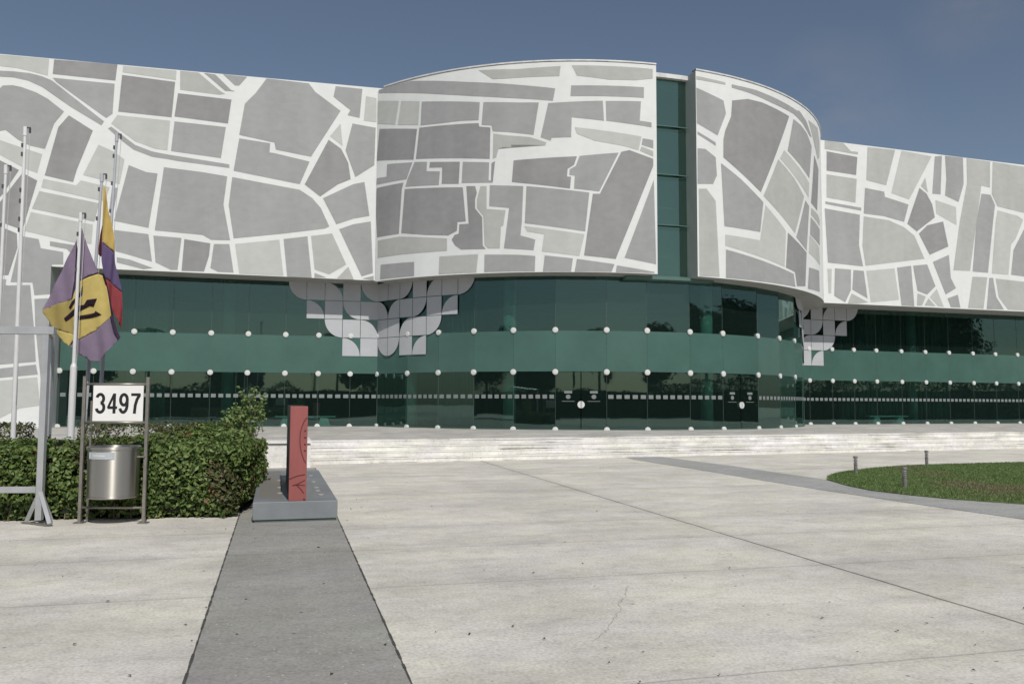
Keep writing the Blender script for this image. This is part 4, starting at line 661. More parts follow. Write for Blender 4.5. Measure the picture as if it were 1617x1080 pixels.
def hedge(name, label, org, rz, W, D, H, dens, size, mats, under=0.0, seed=1, core=True, faces=('top', 'front', 'right', 'left', 'back'), redspots=0, thin=1.0):
    """org = front right corner, W to the left, D to the back"""
    t = thing(name, label, 'hedge', (org[0], org[1], 0), rz)
    PP = []; NN = []
    def put(n, f):
        if n <= 0: return
        a = rng.random(n); b = rng.random(n); p, nn = f(a, b); PP.append(p); NN.append(nn)
    z0 = under
    one = lambda a: np.ones_like(a); zz = lambda a: np.zeros_like(a)
    if 'top' in faces: put(int(W*D*dens), lambda a, b: (np.stack([-a*W, b*D, one(a)*H], 1), np.stack([zz(a), zz(a), one(a)], 1)))
    if 'front' in faces: put(int(W*(H-z0)*dens*1.25), lambda a, b: (np.stack([-a*W, zz(a), z0+b*(H-z0)], 1), np.stack([zz(a), -one(a), zz(a)], 1)))
    if 'back' in faces: put(int(W*(H-z0)*dens*.5), lambda a, b: (np.stack([-a*W, D*one(a), z0+b*(H-z0)], 1), np.stack([zz(a), one(a), zz(a)], 1)))
    if 'right' in faces: put(int(D*(H-z0)*dens*1.25), lambda a, b: (np.stack([zz(a), b*D, z0+a*(H-z0)], 1), np.stack([one(a), zz(a), zz(a)], 1)))
    if 'left' in faces: put(int(D*(H-z0)*dens*.4), lambda a, b: (np.stack([-W*one(a), b*D, z0+a*(H-z0)], 1), np.stack([-one(a), zz(a), zz(a)], 1)))
    P = np.concatenate(PP); Nn = np.concatenate(NN)
    bul = vnoise(P, 1.5, seed)*.06+vnoise(P, 4.5, seed+3)*.05+vnoise(P, 9, seed+4)*.025
    # rounded lower edge: the skirt draws in towards the ground
    side = np.abs(Nn[:, 2]) < .5
    tuck = np.where(side, -0.16*np.clip((0.30-P[:, 2])/0.30, 0, 1), 0)
    edge = np.where(~side, -0.10*np.exp(-np.minimum(np.minimum(-P[:, 0], P[:, 0]+W), np.minimum(P[:, 1], D-P[:, 1]))/0.10), 0)
    dep = -rng.exponential(0.045, len(P))*(1+1.5*(vnoise(P, 6, seed+8) > .3))
    P = P+Nn*(bul+tuck+edge+dep)[:, None]+rng.normal(size=P.shape)*0.012
    sp_ = rng.random(len(P)) < 0.02; P[sp_] += Nn[sp_]*rng.uniform(.02, .12, sp_.sum())[:, None]
    P[:, 2] = np.maximum(P[:, 2], 0.01)
    keep = rng.random(len(P)) < np.where(side & (P[:, 2] < z0+0.22), 0.7, 1.0)*thin
    P = P[keep]; Nn = Nn[keep]
    dirn = Nn*0.9+rng.normal(size=Nn.shape)*0.75+np.array([0, 0, .45])
    mi = np.zeros(len(P), int); mi[vnoise(P, 2.0, seed+5) > 0.55] = 1
    if redspots:
        cs = P[rng.integers(0, len(P), redspots)]
        for c in cs: mi[(np.linalg.norm(P-c, axis=1) < .12) & (rng.random(len(P)) < .35)] = 2
    leaf_mesh('foliage', P, dirn, size, mats, t, mi)
    m = MB(); n = int(W*D*9)
    for _ in range(n):
        x, y = -random.random()*W, random.random()*D; z1 = H*random.uniform(.6, .93); q = (x+random.uniform(-.15, .15), y+random.uniform(-.1, .1), z1)
        x = min(-.12, max(-W+.12, x)); y = min(D-.12, max(.12, y))
        m.tube((x, y, 0), q, 0.011, 0.004, n=5, cap=False)
    m.build('stems', M_twig, t)
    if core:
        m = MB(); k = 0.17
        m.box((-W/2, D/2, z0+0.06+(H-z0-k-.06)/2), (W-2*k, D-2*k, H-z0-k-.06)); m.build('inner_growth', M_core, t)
    return t
hr = rad(9)
hedge('clipped_hedge', 'wide low clipped green hedge behind the number sign and bin', (-4.02, 12.62), hr, 6.2, 3.1, 1.02, 1250, 0.074, [M_leaf, M_leaf2, M_leaf_red], under=0.03, seed=2, redspots=26)
# right part of the hedge reaches further back along the path
hedge('clipped_hedge', 'raised right end of the hedge beside the low white wall', (-4.98, 15.9), AX, 1.5, 4.2, 1.14, 1150, 0.072, [M_leaf, M_leaf2, M_leaf_red], under=0.05, seed=5, redspots=4)
hedge('twiggy_hedge', 'taller twiggy hedge behind the number sign, white wall showing through', (-6.15, 16.55), rad(6), 2.15, .8, 1.27, 1000, 0.055, [M_leaf2, M_leaf, M_leaf_red], under=0.35, seed=9, core=False, thin=.62)
hedge('twiggy_hedge', 'short twiggy hedge at the left edge behind the grey frame', (-9.35, 16.2), rad(6), 3.0, .8, 1.27, 1000, 0.055, [M_leaf2, M_leaf, M_leaf_red], under=0.35, seed=12, core=False, thin=.62)

M_leafy = mat('young_leaf', (0.2, 0.28, 0.08), 0.5, island=[(0.10, 0.17, 0.05), (0.18, 0.26, 0.08), (0.26, 0.34, 0.12)], trans=0.3)
def shrub(loc, H, label):
    t = thing('young_shrub', label, 'shrub', (loc[0], loc[1], 0)); m = MB(); P = []; Nn = []
    for k in range(13):
        a = random.random()*6.28; r = random.uniform(.05, .30); h = H*random.uniform(.72, 1.0)
        tip = Vector((r*math.cos(a), r*math.sin(a), h)); b = Vector((random.uniform(-.05, .05), random.uniform(-.05, .05), 0)); mid = (b+tip)/2+Vector((0, 0, .1))-tip*0.08
        m.tube(b, mid, .012, .008, 6, cap=False); m.tube(mid, tip, .008, .004, 6, cap=False)
        for q in range(48):
            s = random.random()**.5; c = mid.lerp(tip, s)+Vector([random.gauss(0, .055) for _ in range(3)]); P.append(c); Nn.append((random.gauss(0, .6), random.gauss(0, .6)-.3, 1))
    m.build('stems', M_twig, t); leaf_mesh('foliage', np.array([tuple(p) for p in P]), np.array(Nn), 0.085, [M_leafy], t)
shrub((-5.35, 17.6), 1.98, 'young leafy shrub standing taller than the hedge, left of the red slab')
shrub((-5.95, 18.2), 1.62, 'small shrub shoot on the hedge top, left of the taller shrub')

# lawn
M_soil = mat('lawn_base', (0.09, 0.135, 0.04), 0.95, col2=(0.15, 0.165, 0.08), scale=1.3, detail=8)
M_grass = mat('grass_blade', (0.06, 0.12, 0.02), 0.6, island=[(0.10, 0.165, 0.05), (0.13, 0.21, 0.06), (0.16, 0.24, 0.072), (0.20, 0.26, 0.09)], trans=0.2)
M_dry = mat('dry_grass', (0.2, 0.17, 0.08), 0.7, island=[(0.19, 0.18, 0.09), (0.25, 0.21, 0.12), (0.15, 0.17, 0.07)], trans=0.2)
lawn_up = [(7.08, 19.35), (7.45, 20.3), (8.1, 21.3), (8.9, 22.15), (9.7, 22.9), (10.7, 23.65), (11.7, 24.15), (13.7, 24.9), (15.1, 25.35), (17, 25.8), (17, 12.4)]
lp = list(reversed(lawn_lo))+lawn_up[:-1]
m = MB(); m.prism(lp, 0.001, 0.022); tag(m.build('lawn', M_soil), kind='structure')
def inside(P, poly):
    x, y = P[:, 0], P[:, 1]; c = np.zeros(len(P), bool); n = len(poly)
    for i in range(n):
        x1, y1 = poly[i]; x2, y2 = poly[(i+1) % n]
        k = ((y1 > y) != (y2 > y)) & (x < (x2-x1)*(y-y1)/((y2-y1) if y2 != y1 else 1e-9)+x1); c ^= k
    return c
G = np.stack([rng.uniform(6.9, 17, 300000), rng.uniform(12.3, 26, 300000)], 1); G = G[inside(G, lp)]
n = len(G); h = rng.uniform(.015, .045, n); a = rng.random(n)*6.28; wv = 0.006+rng.random(n)*.006
B = np.stack([G[:, 0], G[:, 1], np.full(n, .02)], 1); dx = np.stack([np.cos(a), np.sin(a), 0*a], 1)*wv[:, None]
tip = B+np.stack([rng.normal(0, .02, n), rng.normal(0, .02, n), h], 1)
V = np.stack([B-dx, B+dx, tip], 1).reshape(-1, 3)
me = bpy.data.meshes.new('grass'); me.vertices.add(3*n); me.vertices.foreach_set('co', V.ravel().astype(np.float32)); me.loops.add(3*n); me.loops.foreach_set('vertex_index', np.arange(3*n, dtype=np.int32))
me.polygons.add(n); me.polygons.foreach_set('loop_start', (np.arange(n)*3).astype(np.int32)); me.polygons.foreach_set('loop_total', np.full(n, 3, np.int32))
me.materials.append(M_grass); me.materials.append(M_dry)
dn = vnoise(np.stack([G[:, 0], G[:, 1]*.8, 0*a], 1), 1.1, 4)+rng.normal(0, .35, n); dn += np.exp(-((G[:, 0]-9.6)**2/3.5+(G[:, 1]-17.3)**2/1.6))*1.0
me.polygons.foreach_set('material_index', (dn > .85).astype(np.int32)); me.update(calc_edges=True)
tag(link(bpy.data.objects.new('grass', me)), 'short green grass of the lawn with dry brown patches', 'grass', kind='stuff')

# ------------------------------------------------------------------ bollard lights
M_bol = mat('bollard_grey', (0.20, 0.185, 0.18), 0.5, var=0.2, scale=12); M_bolw = mat('bollard_lens', (0.5, 0.5, 0.48), 0.4)
def bollard():
    t = thing('bollard_light', '', 'bollard', group='small bollard lights round the lawn')
    m = MB(); m.lathe([(0, 0), (0.055, 0), (0.055, 0.03), (0.042, 0.035), (0.042, 0.22), (0.05, 0.222), (0.05, 0.235), (0, 0.235)], n=18); m.build('post', M_bol, t)
    m = MB(); m.lathe([(0, .235), (.034, .235), (.034, .38), (0, .38)], n=18); m.build('lens', M_bolw, t)
    m = MB()
    for k in range(3): m.lathe([(.034, .262+k*.038), (.052, .258+k*.038), (.052, .266+k*.038), (.034, .272+k*.038)], n=18)
    m.build('louvre', M_bol, t)
    m = MB(); m.lathe([(0, .38), (.053, .38), (.055, .40), (.05, .43), (0, .435)], n=18); m.build('cap', M_bol, t)
    return t
bl = bollard()
BOL = [((8.43, 21.1), 'bollard light at the left tip of the lawn'), ((7.98, 17.5), 'nearest bollard light, on the front edge of the lawn'), ((11.5, 23.85), 'bollard light at the back edge of the lawn, nearest the steps')]
for i, (p, lb) in enumerate(BOL):
    if i == 0: o = bl
    else:
        o = bl.copy(); COL.objects.link(o)
        for ch in bl.children: c = ch.copy(); COL.objects.link(c); c.parent = o
    o.location = (p[0], p[1], 0.005); o['label'] = lb

# ------------------------------------------------------------------ plinth and red slab
M_pl = mat('plinth_grey_paint', (0.20, 0.215, 0.225), 0.55, var=0.12, scale=1.8); M_pl2 = mat('plinth_rust_stain', (0.21, 0.185, 0.155), 0.7, col2=(0.19, 0.19, 0.185), scale=1.5)
pr = rad(15.4)
PL = (-2.50, 12.44)      # front right corner
pl = thing('plinth', 'long low grey plinth on the grey path, carrying the red slab', 'plinth', (PL[0], PL[1], 0.006), pr)
# width runs left, length runs back; the front edge is square to the view of the photo
def lp_(u, v): return (-u, v)
PW, PD, PH = 1.17, 5.7, 0.285
m = MB(); m.box((-PW/2, PD/2, .035+ (PH-.035)/2), (PW, PD, PH-.035)); m.build('plinth_body', M_pl, pl, bevel=0.008)
m = MB(); m.box((-PW/2, PD/2, .018), (PW-.05, PD-.05, .034)); m.build('plinth_foot', M_joint, pl)
m = MB(); m.box((-PW+.24, PD/2+.1, PH+.003), (.34, PD-.6, .003)); m.build('stain_strip', M_pl2, pl)
M_lamp = mat('dull_lamp_ring', (0.34, 0.35, 0.34), 0.5); lm = MB(); lm.lathe([(0, 0), (.045, 0), (.045, .012), (.03, .018), (0, .018)], n=16)
for x, y in ((-.20, .75), (-.22, 1.35), (-.22, 1.85), (-.22, 2.9), (-.22, 4.2), (-.80, 1.1), (-.80, 2.0), (-.80, 3.3)):
    lm.build('ground_light', M_lamp, pl, loc=(x, y, PH+.002))
# slab
M_red = mat('red_paint', (0.285, 0.082, 0.074), 0.55, var=0.10, scale=5, stretch=(1, 1, .3)); M_redd = mat('dark_red_line', (0.085, 0.012, 0.014), 0.6); M_slabk = mat('slab_dark_side', (0.045, 0.05, 0.045), 0.7)
sb = thing('red_slab_sign', 'narrow end of a tall red slab with dark curved lines, on the grey plinth', 'sign', (PL[0]-0.44, PL[1]-0.06, PH+.008), pr)
SW, SD, SH = 0.245, 3.1, 1.345
m = MB(); m.box((-SW/2, SD/2, SH/2), (SW, SD, SH), mi=0); m.m = [1, 0, 0, 0, 0, 2]; o = m.build('slab', [M_red, M_slabk, M_redd], sb, bevel=0.004)
def polyline(mb, pts, w_, y=-0.004):
    for i in range(len(pts)-1):
        (x0, z0), (x1, z1) = pts[i], pts[i+1]; d = math.hypot(x1-x0, z1-z0); nx, nz = -(z1-z0)/d*w_/2, (x1-x0)/d*w_/2
        mb.quad((x0-nx, y-i*1e-5, z0-nz), (x1-nx, y-i*1e-5, z1-nz), (x1+nx, y-i*1e-5, z1+nz), (x0+nx, y-i*1e-5, z0+nz))
m = MB()
fx = lambda px: -SW+(px-1112)/(1255-1112)*SW       # traced on the slab's face
fz = lambda py: SH*(875-py)/(875-128)
def tr_(*pts): return [(fx(a), fz(b)) for a, b in pts]
polyline(m, tr_((1250, 215), (1225, 250), (1205, 300), (1195, 350), (1194, 410), (1200, 460), (1212, 510), (1230, 555), (1245, 580)), .012)
polyline(m, tr_((1114, 705), (1150, 690), (1190, 678), (1243, 670)), .013)
polyline(m, tr_((1243, 715), (1215, 728), (1180, 745), (1140, 755), (1190, 750), (1243, 757)), .011)
polyline(m, tr_((1175, 752), (1205, 780), (1235, 818)), .012)
for py in (325, 378, 432, 482): polyline(m, tr_((1228, py), (1244, py)), .022)
polyline(m, tr_((1232, 860), (1245, 872)), .02)
m.build('line_drawing', M_redd, sb)

# ------------------------------------------------------------------ number sign with bin
M_frame = mat('sign_frame_steel', (0.30, 0.28, 0.25), 0.38, metal=0.6, var=0.15, scale=8); M_bin = mat('bin_steel', (0.50, 0.48, 0.44), 0.27, metal=0.95, var=0.06, scale=6, stretch=(1, 1, .05))
for nd in M_bin.node_tree.nodes:
    if nd.type == 'BSDF_PRINCIPLED': nd.inputs['Anisotropic'].default_value = 0.85; nd.inputs['Anisotropic Rotation'].default_value = 0.25; nd.inputs['Roughness'].default_value = 0.38
M_plate = mat('white_plate', (0.80, 0.79, 0.76), 0.5, var=0.03); M_black = mat('black_lettering', (0.012, 0.012, 0.014), 0.5); M_lab = mat('label_grey', (0.42, 0.45, 0.47), 0.4); M_labw = mat('label_print', (0.75, 0.77, 0.80), 0.4)
sg = thing('number_sign', 'steel frame carrying a white plate with the number 3497', 'sign', (-5.585, 12.10, 0.004), rad(1.5))
for sx, h_ in ((-.445, 2.045), (.440, 2.035)):
    m = MB(); m.box((sx, 0, h_/2), (.042, .042, h_)); m.box((sx, 0, .006), (.13, .13, .012)); m.build('post', M_frame, sg, bevel=.003)
m = MB(); m.box((-.39, .12, .85), (.03, .03, 1.7)); m.build('back_post', M_frame, sg)
for z in (1.935, 1.395, .21):
    m = MB(); m.tube((-.424, 0, z), (.419, 0, z), .017, n=12); m.build('rail', M_frame, sg, smooth=True)
m = MB(); m.box((.035, -.012, 1.665), (.70, .012, .50)); pa = m.build('number_plate', M_plate, sg, bevel=.002)
def ribbon(m, pts, w_, y, closed=False):
    n = len(pts); Lf = []; Rt = []
    for i in range(n):
        p = pts[i]; a = pts[i-1] if (i > 0 or closed) else None; b = pts[(i+1) % n] if (i < n-1 or closed) else None
        d1 = Vector((p[0]-a[0], p[1]-a[1])).normalized() if a else None; d2 = Vector((b[0]-p[0], b[1]-p[1])).normalized() if b else None
        if d1 is None: d1 = d2
        if d2 is None: d2 = d1
        n1 = Vector((-d1.y, d1.x)); n2 = Vector((-d2.y, d2.x)); mm = (n1+n2).normalized(); k = w_/2/max(.4, mm.dot(n1)); Lf.append((p[0]+mm.x*k, p[1]+mm.y*k)); Rt.append((p[0]-mm.x*k, p[1]-mm.y*k))
    for i in range(n if closed else n-1):
        j = (i+1) % n; m.quad((Lf[i][0], y, Lf[i][1]), (Rt[i][0], y, Rt[i][1]), (Rt[j][0], y, Rt[j][1]), (Lf[j][0], y, Lf[j][1]))
def el(cx, cz, rx, rz_, a0, a1, n=18): return [(cx+rx*math.cos(rad(a0+(a1-a0)*i/n)), cz+rz_*math.sin(rad(a0+(a1-a0)*i/n))) for i in range(n+1)]
DW, DH, ST = .135, .285, .042
dig = MB(); h_ = ST/2
for k, ch in enumerate('3497'):
    x = .035-.3125+k*.163; z = 1.665-DH/2; y = -.0195-k*.0002
    if ch == '3':
        ribbon(dig, el(x+.064, z+.207, .047, .061, 165, -82), ST, y); ribbon(dig, el(x+.066, z+.083, .052, .066, 85, -168), ST, y-.0005)
    if ch == '4':
        ribbon(dig, [(x+.098, z), (x+.098, z+DH-.004)], ST, y); ribbon(dig, [(x+.140, z+.082), (x+.006, z+.082)], .038, y-.0005); ribbon(dig, [(x+.012, z+.080), (x+.094, z+DH-.012)], .032, y-.001)
    if ch == '9':
        ribbon(dig, el(x+.068, z+.193, .047, .074, 0, 360, 28)[:-1], ST, y, True); ribbon(dig, [(x+.115, z+.19)]+el(x+.062, z+.125, .053, .107, 5, -150, 18), ST, y-.0005)
    if ch == '7':
        ribbon(dig, [(x+.004, z+DH-.019), (x+.136, z+DH-.019)], .038, y); ribbon(dig, [(x+.125, z+DH-.02), (x+.088, z+.20), (x+.066, z+.12), (x+.056, z)], ST, y-.0005)
dig.build('number_lettering', M_black, pa)
# bin
bn = thing('litter_bin', 'round stainless steel bin hung in the frame under the 3497 plate', 'bin', (-5.565, 12.06, .004), rad(1.5))
m = MB(); m.lathe([(0, .36), (.335, .36), (.345, .37), (.345, .385), (.335, .39), (.338, 1.02), (.352, 1.03), (.352, 1.065), (.345, 1.07), (.325, 1.065), (.32, 1.0), (.32, .42), (0, .41)], n=56); o = m.build('bin_body', M_bin, bn); smooth_angle(o, 40)
m = MB(); m.tube((-.41, 0, .72), (-.33, 0, .72), .012, n=10); m.tube((.33, 0, .98-.06), (.425, 0, .98-.06), .012, n=10); m.build('hinge', M_frame, bn)
m = MB(); a0, a1 = rad(-131), rad(-66); n = 14; r_ = .345
for i in range(n):
    p, q = a0+(a1-a0)*i/n, a0+(a1-a0)*(i+1)/n
    m.quad((r_*math.cos(p), r_*math.sin(p), .905), (r_*math.cos(q), r_*math.sin(q), .905), (r_*math.cos(q), r_*math.sin(q), 1.0), (r_*math.cos(p), r_*math.sin(p), 1.0))
lb_ = m.build('bin_label', M_lab, bn); m = MB(); r_ = .347
def seg(t0, t1, z0, z1):
    for i in range(3):
        p, q = t0+(t1-t0)*i/3, t0+(t1-t0)*(i+1)/3; m.quad((r_*math.cos(p), r_*math.sin(p), z0), (r_*math.cos(q), r_*math.sin(q), z0), (r_*math.cos(q), r_*math.sin(q), z1), (r_*math.cos(p), r_*math.sin(p), z1))
t_ = rad(-116)
for k, (ww, hh_) in enumerate(((.022, .03), (.03, .018), (.03, .018), (.02, .026), (.03, .018), (.012, .03), (.03, .018), (.04, .018), (.03, .018), (.03, .018), (.03, .018))):
    seg(t_, t_+ww, .945, .945+hh_*.9); t_ += ww+.02
seg(rad(-86), rad(-69), .912, .917); seg(rad(-129), rad(-125), .915, .99); m.build('label_print', M_labw, lb_)

# ------------------------------------------------------------------ grey steel frame at the left edge
M_gf = mat('galvanised_tube', (0.42, 0.43, 0.44), 0.5, metal=0.35, var=0.12, scale=3)
fr = thing('banner_frame', 'tall grey square-tube frame on splayed feet at the left edge', 'frame', (-6.52, 11.95, 0.004), rad(4))
m = MB(); m.box((0, 0, 1.36), (.085, .085, 2.72-.11)); m.build('upright', M_gf, fr, bevel=.004)
m = MB(); m.box((-1.83, 4.17, 1.48), (.105, .105, 2.96), rad(-4)); m.build('upright', M_gf, fr, bevel=.004)
m = MB(); m.box((-1.20, 0, 2.675), (2.62, .10, .105)); m.build('top_rail', M_gf, fr, bevel=.004)
m = MB(); m.box((-1.25, 0, .47), (2.4, .06, .085)); m.build('lower_rail', M_gf, fr, bevel=.004)
m = MB(); m.tube((-.02, .05, 2.66), (-1.83, 4.12, 2.90), .045, .045, 4); m.build('cross_rail', M_gf, fr)
for a, b in (((.0, 0, .47), (.25, -.22, .03)), ((.0, 0, .45), (-.22, .12, .03)), ((0, 0, .45), (.02, .30, .03))):
    m = MB(); m.tube(a, b, .038, .038, 4); m.build('brace', M_gf, fr)
m = MB(); m.box((.04, -.08, .012), (.40, .06, .016), rad(-35)); m.box((-.10, .02, .012), (.38, .05, .012), rad(-25)); m.build('foot_plate', M_frame, fr)

# ------------------------------------------------------------------ flagpoles and flags
M_pole = mat('white_pole_paint', (0.66, 0.66, 0.66), 0.45, var=0.06, scale=2); M_poleg = mat('grey_pole', (0.42, 0.43, 0.46), 0.45, var=0.06, scale=2); M_clamp = mat('dark_cleat', (0.07, 0.07, 0.075), 0.5)  # two of the poles get a darker, even grey
M_rope = mat('halyard_rope', (0.45, 0.45, 0.45), 0.8)
PT = math.cos(pitch); PS = math.sin(pitch); RO = rad(0.25)
def world(px, py, y):
    """place of a point of the photograph at the distance y"""
    dx, dy = px-808.5, py-540; c, s = math.cos(RO), math.sin(RO); u, v = dx*c+dy*s, -dx*s+dy*c
    Y = 1350*PT+v*PS; Z = 1350*PS-v*PT; k = y/Y; return Vector((u*k, y, EYE+Z*k))
def flagpole(label, y, top, low, r, m1, cleats, sleeve=None):
    T_ = world(*top, y); Lw = world(*low, y); d = T_-Lw; base = Lw-d*(Lw.z/d.z)
    t = thing('flagpole', label, 'flagpole', base, group='flagpoles behind the hedge'); g = T_-base
    m = MB(); m.tube((0, 0, 0), g, r*1.05, r*.62, 16); o = m.build('pole', m1, t); smooth_angle(o)
    if sleeve: m = MB(); k = sleeve/g.z; m.tube((0, 0, 0), g*k, r*1.55, r*1.5, 18); m.tube(g*k, g*(k+.012), r*1.5, r*1.0, 18); o = m.build('base_sleeve', m1, t); smooth_angle(o)
    m = MB(); m.tube(g-Vector((0, 0, .12)), g+Vector((0, 0, .05)), r*.85, r*.85, 12); m.build('pole_cap', m1, t)
    m = MB(); m.box(g+Vector((.055, 0, .035)), (.08, .025, .02)); m.box(g+Vector((.085, 0, -.02)), (.028, .03, .09)); m.build('pulley', M_clamp, t)
    for c in cleats:
        m = MB(); q = g*c; m.box(q+Vector((-.026, -.02, 0)), (.028, .05, .075)); m.build('cleat', M_clamp, t)
    m = MB(); m.tube(g+Vector((.10, -.02, -.08)), g*.25+Vector((.045, -.03, 0)), .006, n=5); m.build('halyard', M_rope, t)
    return t
yA, yB, yC, yD, yE = 15.9, 16.6, 17.3, 15.3, 15.8
flagpole('white flagpole carrying the violet and yellow flag with a trident', yA, (127.5, 340), (113, 655), .040, M_pole, (.93, .80), 2.33)
flagpole('pale flagpole carrying the yellow, blue and red flag', yB, (161, 278), (138, 604), .042, M_poleg, (.955, .86))
flagpole('bare flagpole just behind and right of the yellow, blue and red flag', yC, (184.5, 215), (160, 604), .040, M_poleg, (.965, .94, .86, .78))
flagpole('tall bare white flagpole, second from the left edge', yD, (40, 205), (22, 655), .044, M_pole, (.955, .93, .83, .80, .75, .72))
flagpole('bare white flagpole at the left edge of the picture', yE, (9.5, 265), (-9, 655), .042, M_pole, (.94, .82, .70))
def cloth_flag(name, label, y, reg, patches, fold, mats, th=0.006):
    x0, y0, sc = reg
    t = thing(name, label, 'flag', world(x0, y0, y))
    org = world(x0, y0, y)
    for part, mi, pts, lay in patches:
        bm = bmesh.new(); vs = [bm.verts.new((p[0], 0, p[1])) for p in pts]; f = bm.faces.new(vs); bmesh.ops.triangulate(bm, faces=[f])
        for ax in (0, 2):
            lo_ = min(p[0 if ax == 0 else 1] for p in pts); hi_ = max(p[0 if ax == 0 else 1] for p in pts); k = math.ceil(lo_/12)
            while k*12 < hi_:
                no_ = (1, 0, 0) if ax == 0 else (0, 0, 1); cz = (k*12, 0, 0) if ax == 0 else (0, 0, k*12)
                bmesh.ops.bisect_plane(bm, geom=bm.verts[:]+bm.edges[:]+bm.faces[:], plane_co=cz, plane_no=no_); k += 1
        for v in bm.verts:
            a, b = v.co.x, v.co.z; W_ = world(x0+a/sc, y0+b/sc, y); off = fold(a, b)-lay
            v.co = W_-org+Vector((0, off, 0))
        bmesh.ops.recalc_face_normals(bm, faces=bm.faces[:])
        for f in bm.faces:
            f.smooth = True
            if f.normal.y > 0: f.normal_flip()
        me = bpy.data.meshes.new(part); bm.to_mesh(me); bm.free(); me.materials.append(mats[mi]); o = bpy.data.objects.new(part, me); link(o, t)
        s = o.modifiers.new('s', 'SOLIDIFY'); s.thickness = 0.0015
    return t
def cloth(name, c): return mat(name, c, 0.85, var=0.06, scale=6, trans=0.35, spec=0.2)
C_vio = cloth('violet_cloth', (0.33, 0.26, 0.36)); C_vio2 = cloth('violet_shade_and_backing', (0.085, 0.06, 0.10)); C_yel = cloth('yellow_cloth', (0.72, 0.585, 0.21)); C_yel2 = cloth('shaded_yellow_cloth', (0.50, 0.40, 0.14)); C_trd = cloth('trident_black', (0.035, 0.02, 0.03)); C_red = cloth('red_cloth', (0.42, 0.09, 0.10)); C_blu = cloth('blue_violet_cloth', (0.19, 0.14, 0.28)); C_yel3 = cloth('golden_cloth', (0.70, 0.52, 0.17))
RG = (50, 250, 3.085)
foldA = lambda a, b: 0.06*math.sin(a*0.026+b*0.006+1.2)+0.012*math.sin(a*0.07-b*0.015)+(-0.06+0.0001*b)
A_ = [('backing', 1, [(248, 342), (290, 462), (322, 560), (350, 580), (385, 770), (425, 880), (340, 960), (318, 985), (275, 978), (228, 950), (190, 905), (150, 882), (98, 828), (50, 742), (152, 522), (218, 405), (218, 520), (236, 520), (238, 390)], -.02),
      ('upper_stripe', 0, [(222, 395), (150, 520), (45, 740), (62, 722), (120, 706), (200, 690), (214, 600), (216, 480)], 0),
      ('upper_stripe', 0, [(248, 340), (262, 380), (290, 460), (322, 556), (280, 575), (232, 605), (224, 560), (228, 460), (236, 380)], 0),
      ('fold_shadow', 1, [(236, 385), (246, 350), (250, 420), (244, 500), (240, 590), (228, 600), (222, 530)], 0.014),  # shade in the fold painted as a darker patch of the violet cloth
      ('centre_stripe', 2, [(232, 605), (320, 562), (345, 572), (362, 650), (385, 770), (300, 835), (230, 882), (210, 870), (205, 800), (205, 690)], 0),
      ('centre_stripe', 3, [(62, 727), (120, 706), (206, 690), (205, 860), (190, 852), (140, 838), (96, 828), (45, 745)], 0),  # left half of the yellow stripe, its shade painted into the colour
      ('centre_stripe', 2, [(98, 830), (140, 840), (200, 856), (214, 870), (185, 915), (150, 885), (118, 850)], 0.003),
      ('fold_edge', 4, [(340, 568), (352, 566), (362, 620), (352, 612)], 0.014),
      ('lower_stripe', 0, [(230, 884), (300, 838), (382, 773), (400, 800), (432, 880), (405, 905), (340, 968), (318, 992), (275, 985), (225, 955), (190, 920), (212, 880)], 0),
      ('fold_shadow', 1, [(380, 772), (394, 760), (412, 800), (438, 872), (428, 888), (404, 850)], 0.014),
      ('trident', 4, [(162, 780), (232, 722), (262, 712), (270, 690), (314, 682), (298, 722), (280, 718), (240, 745), (172, 796)], 0.016),
      ('trident', 4, [(230, 770), (300, 752), (305, 742), (334, 760), (312, 768), (240, 786), (218, 786)], 0.016),
      ('trident', 4, [(186, 728), (205, 700), (236, 670), (256, 620), (252, 664), (222, 702), (196, 735)], 0.016)]
cloth_flag('flag', 'violet and yellow flag with a black trident hanging limp on the nearest pole', yA+.16, RG, A_, foldA, [C_vio, C_vio2, C_yel, C_yel2, C_trd])
foldB = lambda a, b: 0.05*math.sin(a*0.09+b*0.01)
B_ = [('backing', 1, [(345, 130), (370, 212), (394, 380), (402, 466), (432, 650), (442, 800), (430, 820), (400, 740), (362, 640), (348, 500), (346, 404), (341, 300)], -.02),
      ('yellow_stripe', 0, [(345, 125), (356, 150), (370, 210), (386, 300), (396, 380), (402, 462), (380, 440), (345, 402), (340, 300), (341, 200)], 0),
      ('blue_stripe', 1, [(344, 404), (372, 436), (402, 465), (414, 520), (424, 570), (434, 650), (400, 615), (356, 582), (346, 500)], 0),
      ('red_stripe', 2, [(356, 584), (400, 618), (433, 652), (440, 740), (446, 808), (436, 832), (418, 800), (396, 740), (372, 690), (358, 640)], 0),
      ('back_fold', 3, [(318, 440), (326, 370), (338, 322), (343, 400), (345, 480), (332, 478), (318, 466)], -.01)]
cloth_flag('flag', 'yellow, blue and red flag hanging limp behind the violet and yellow one', yB-.10, RG, B_, foldB, [C_yel3, C_blu, C_red, cloth('dark_red_cloth', (0.16, 0.03, 0.04))])

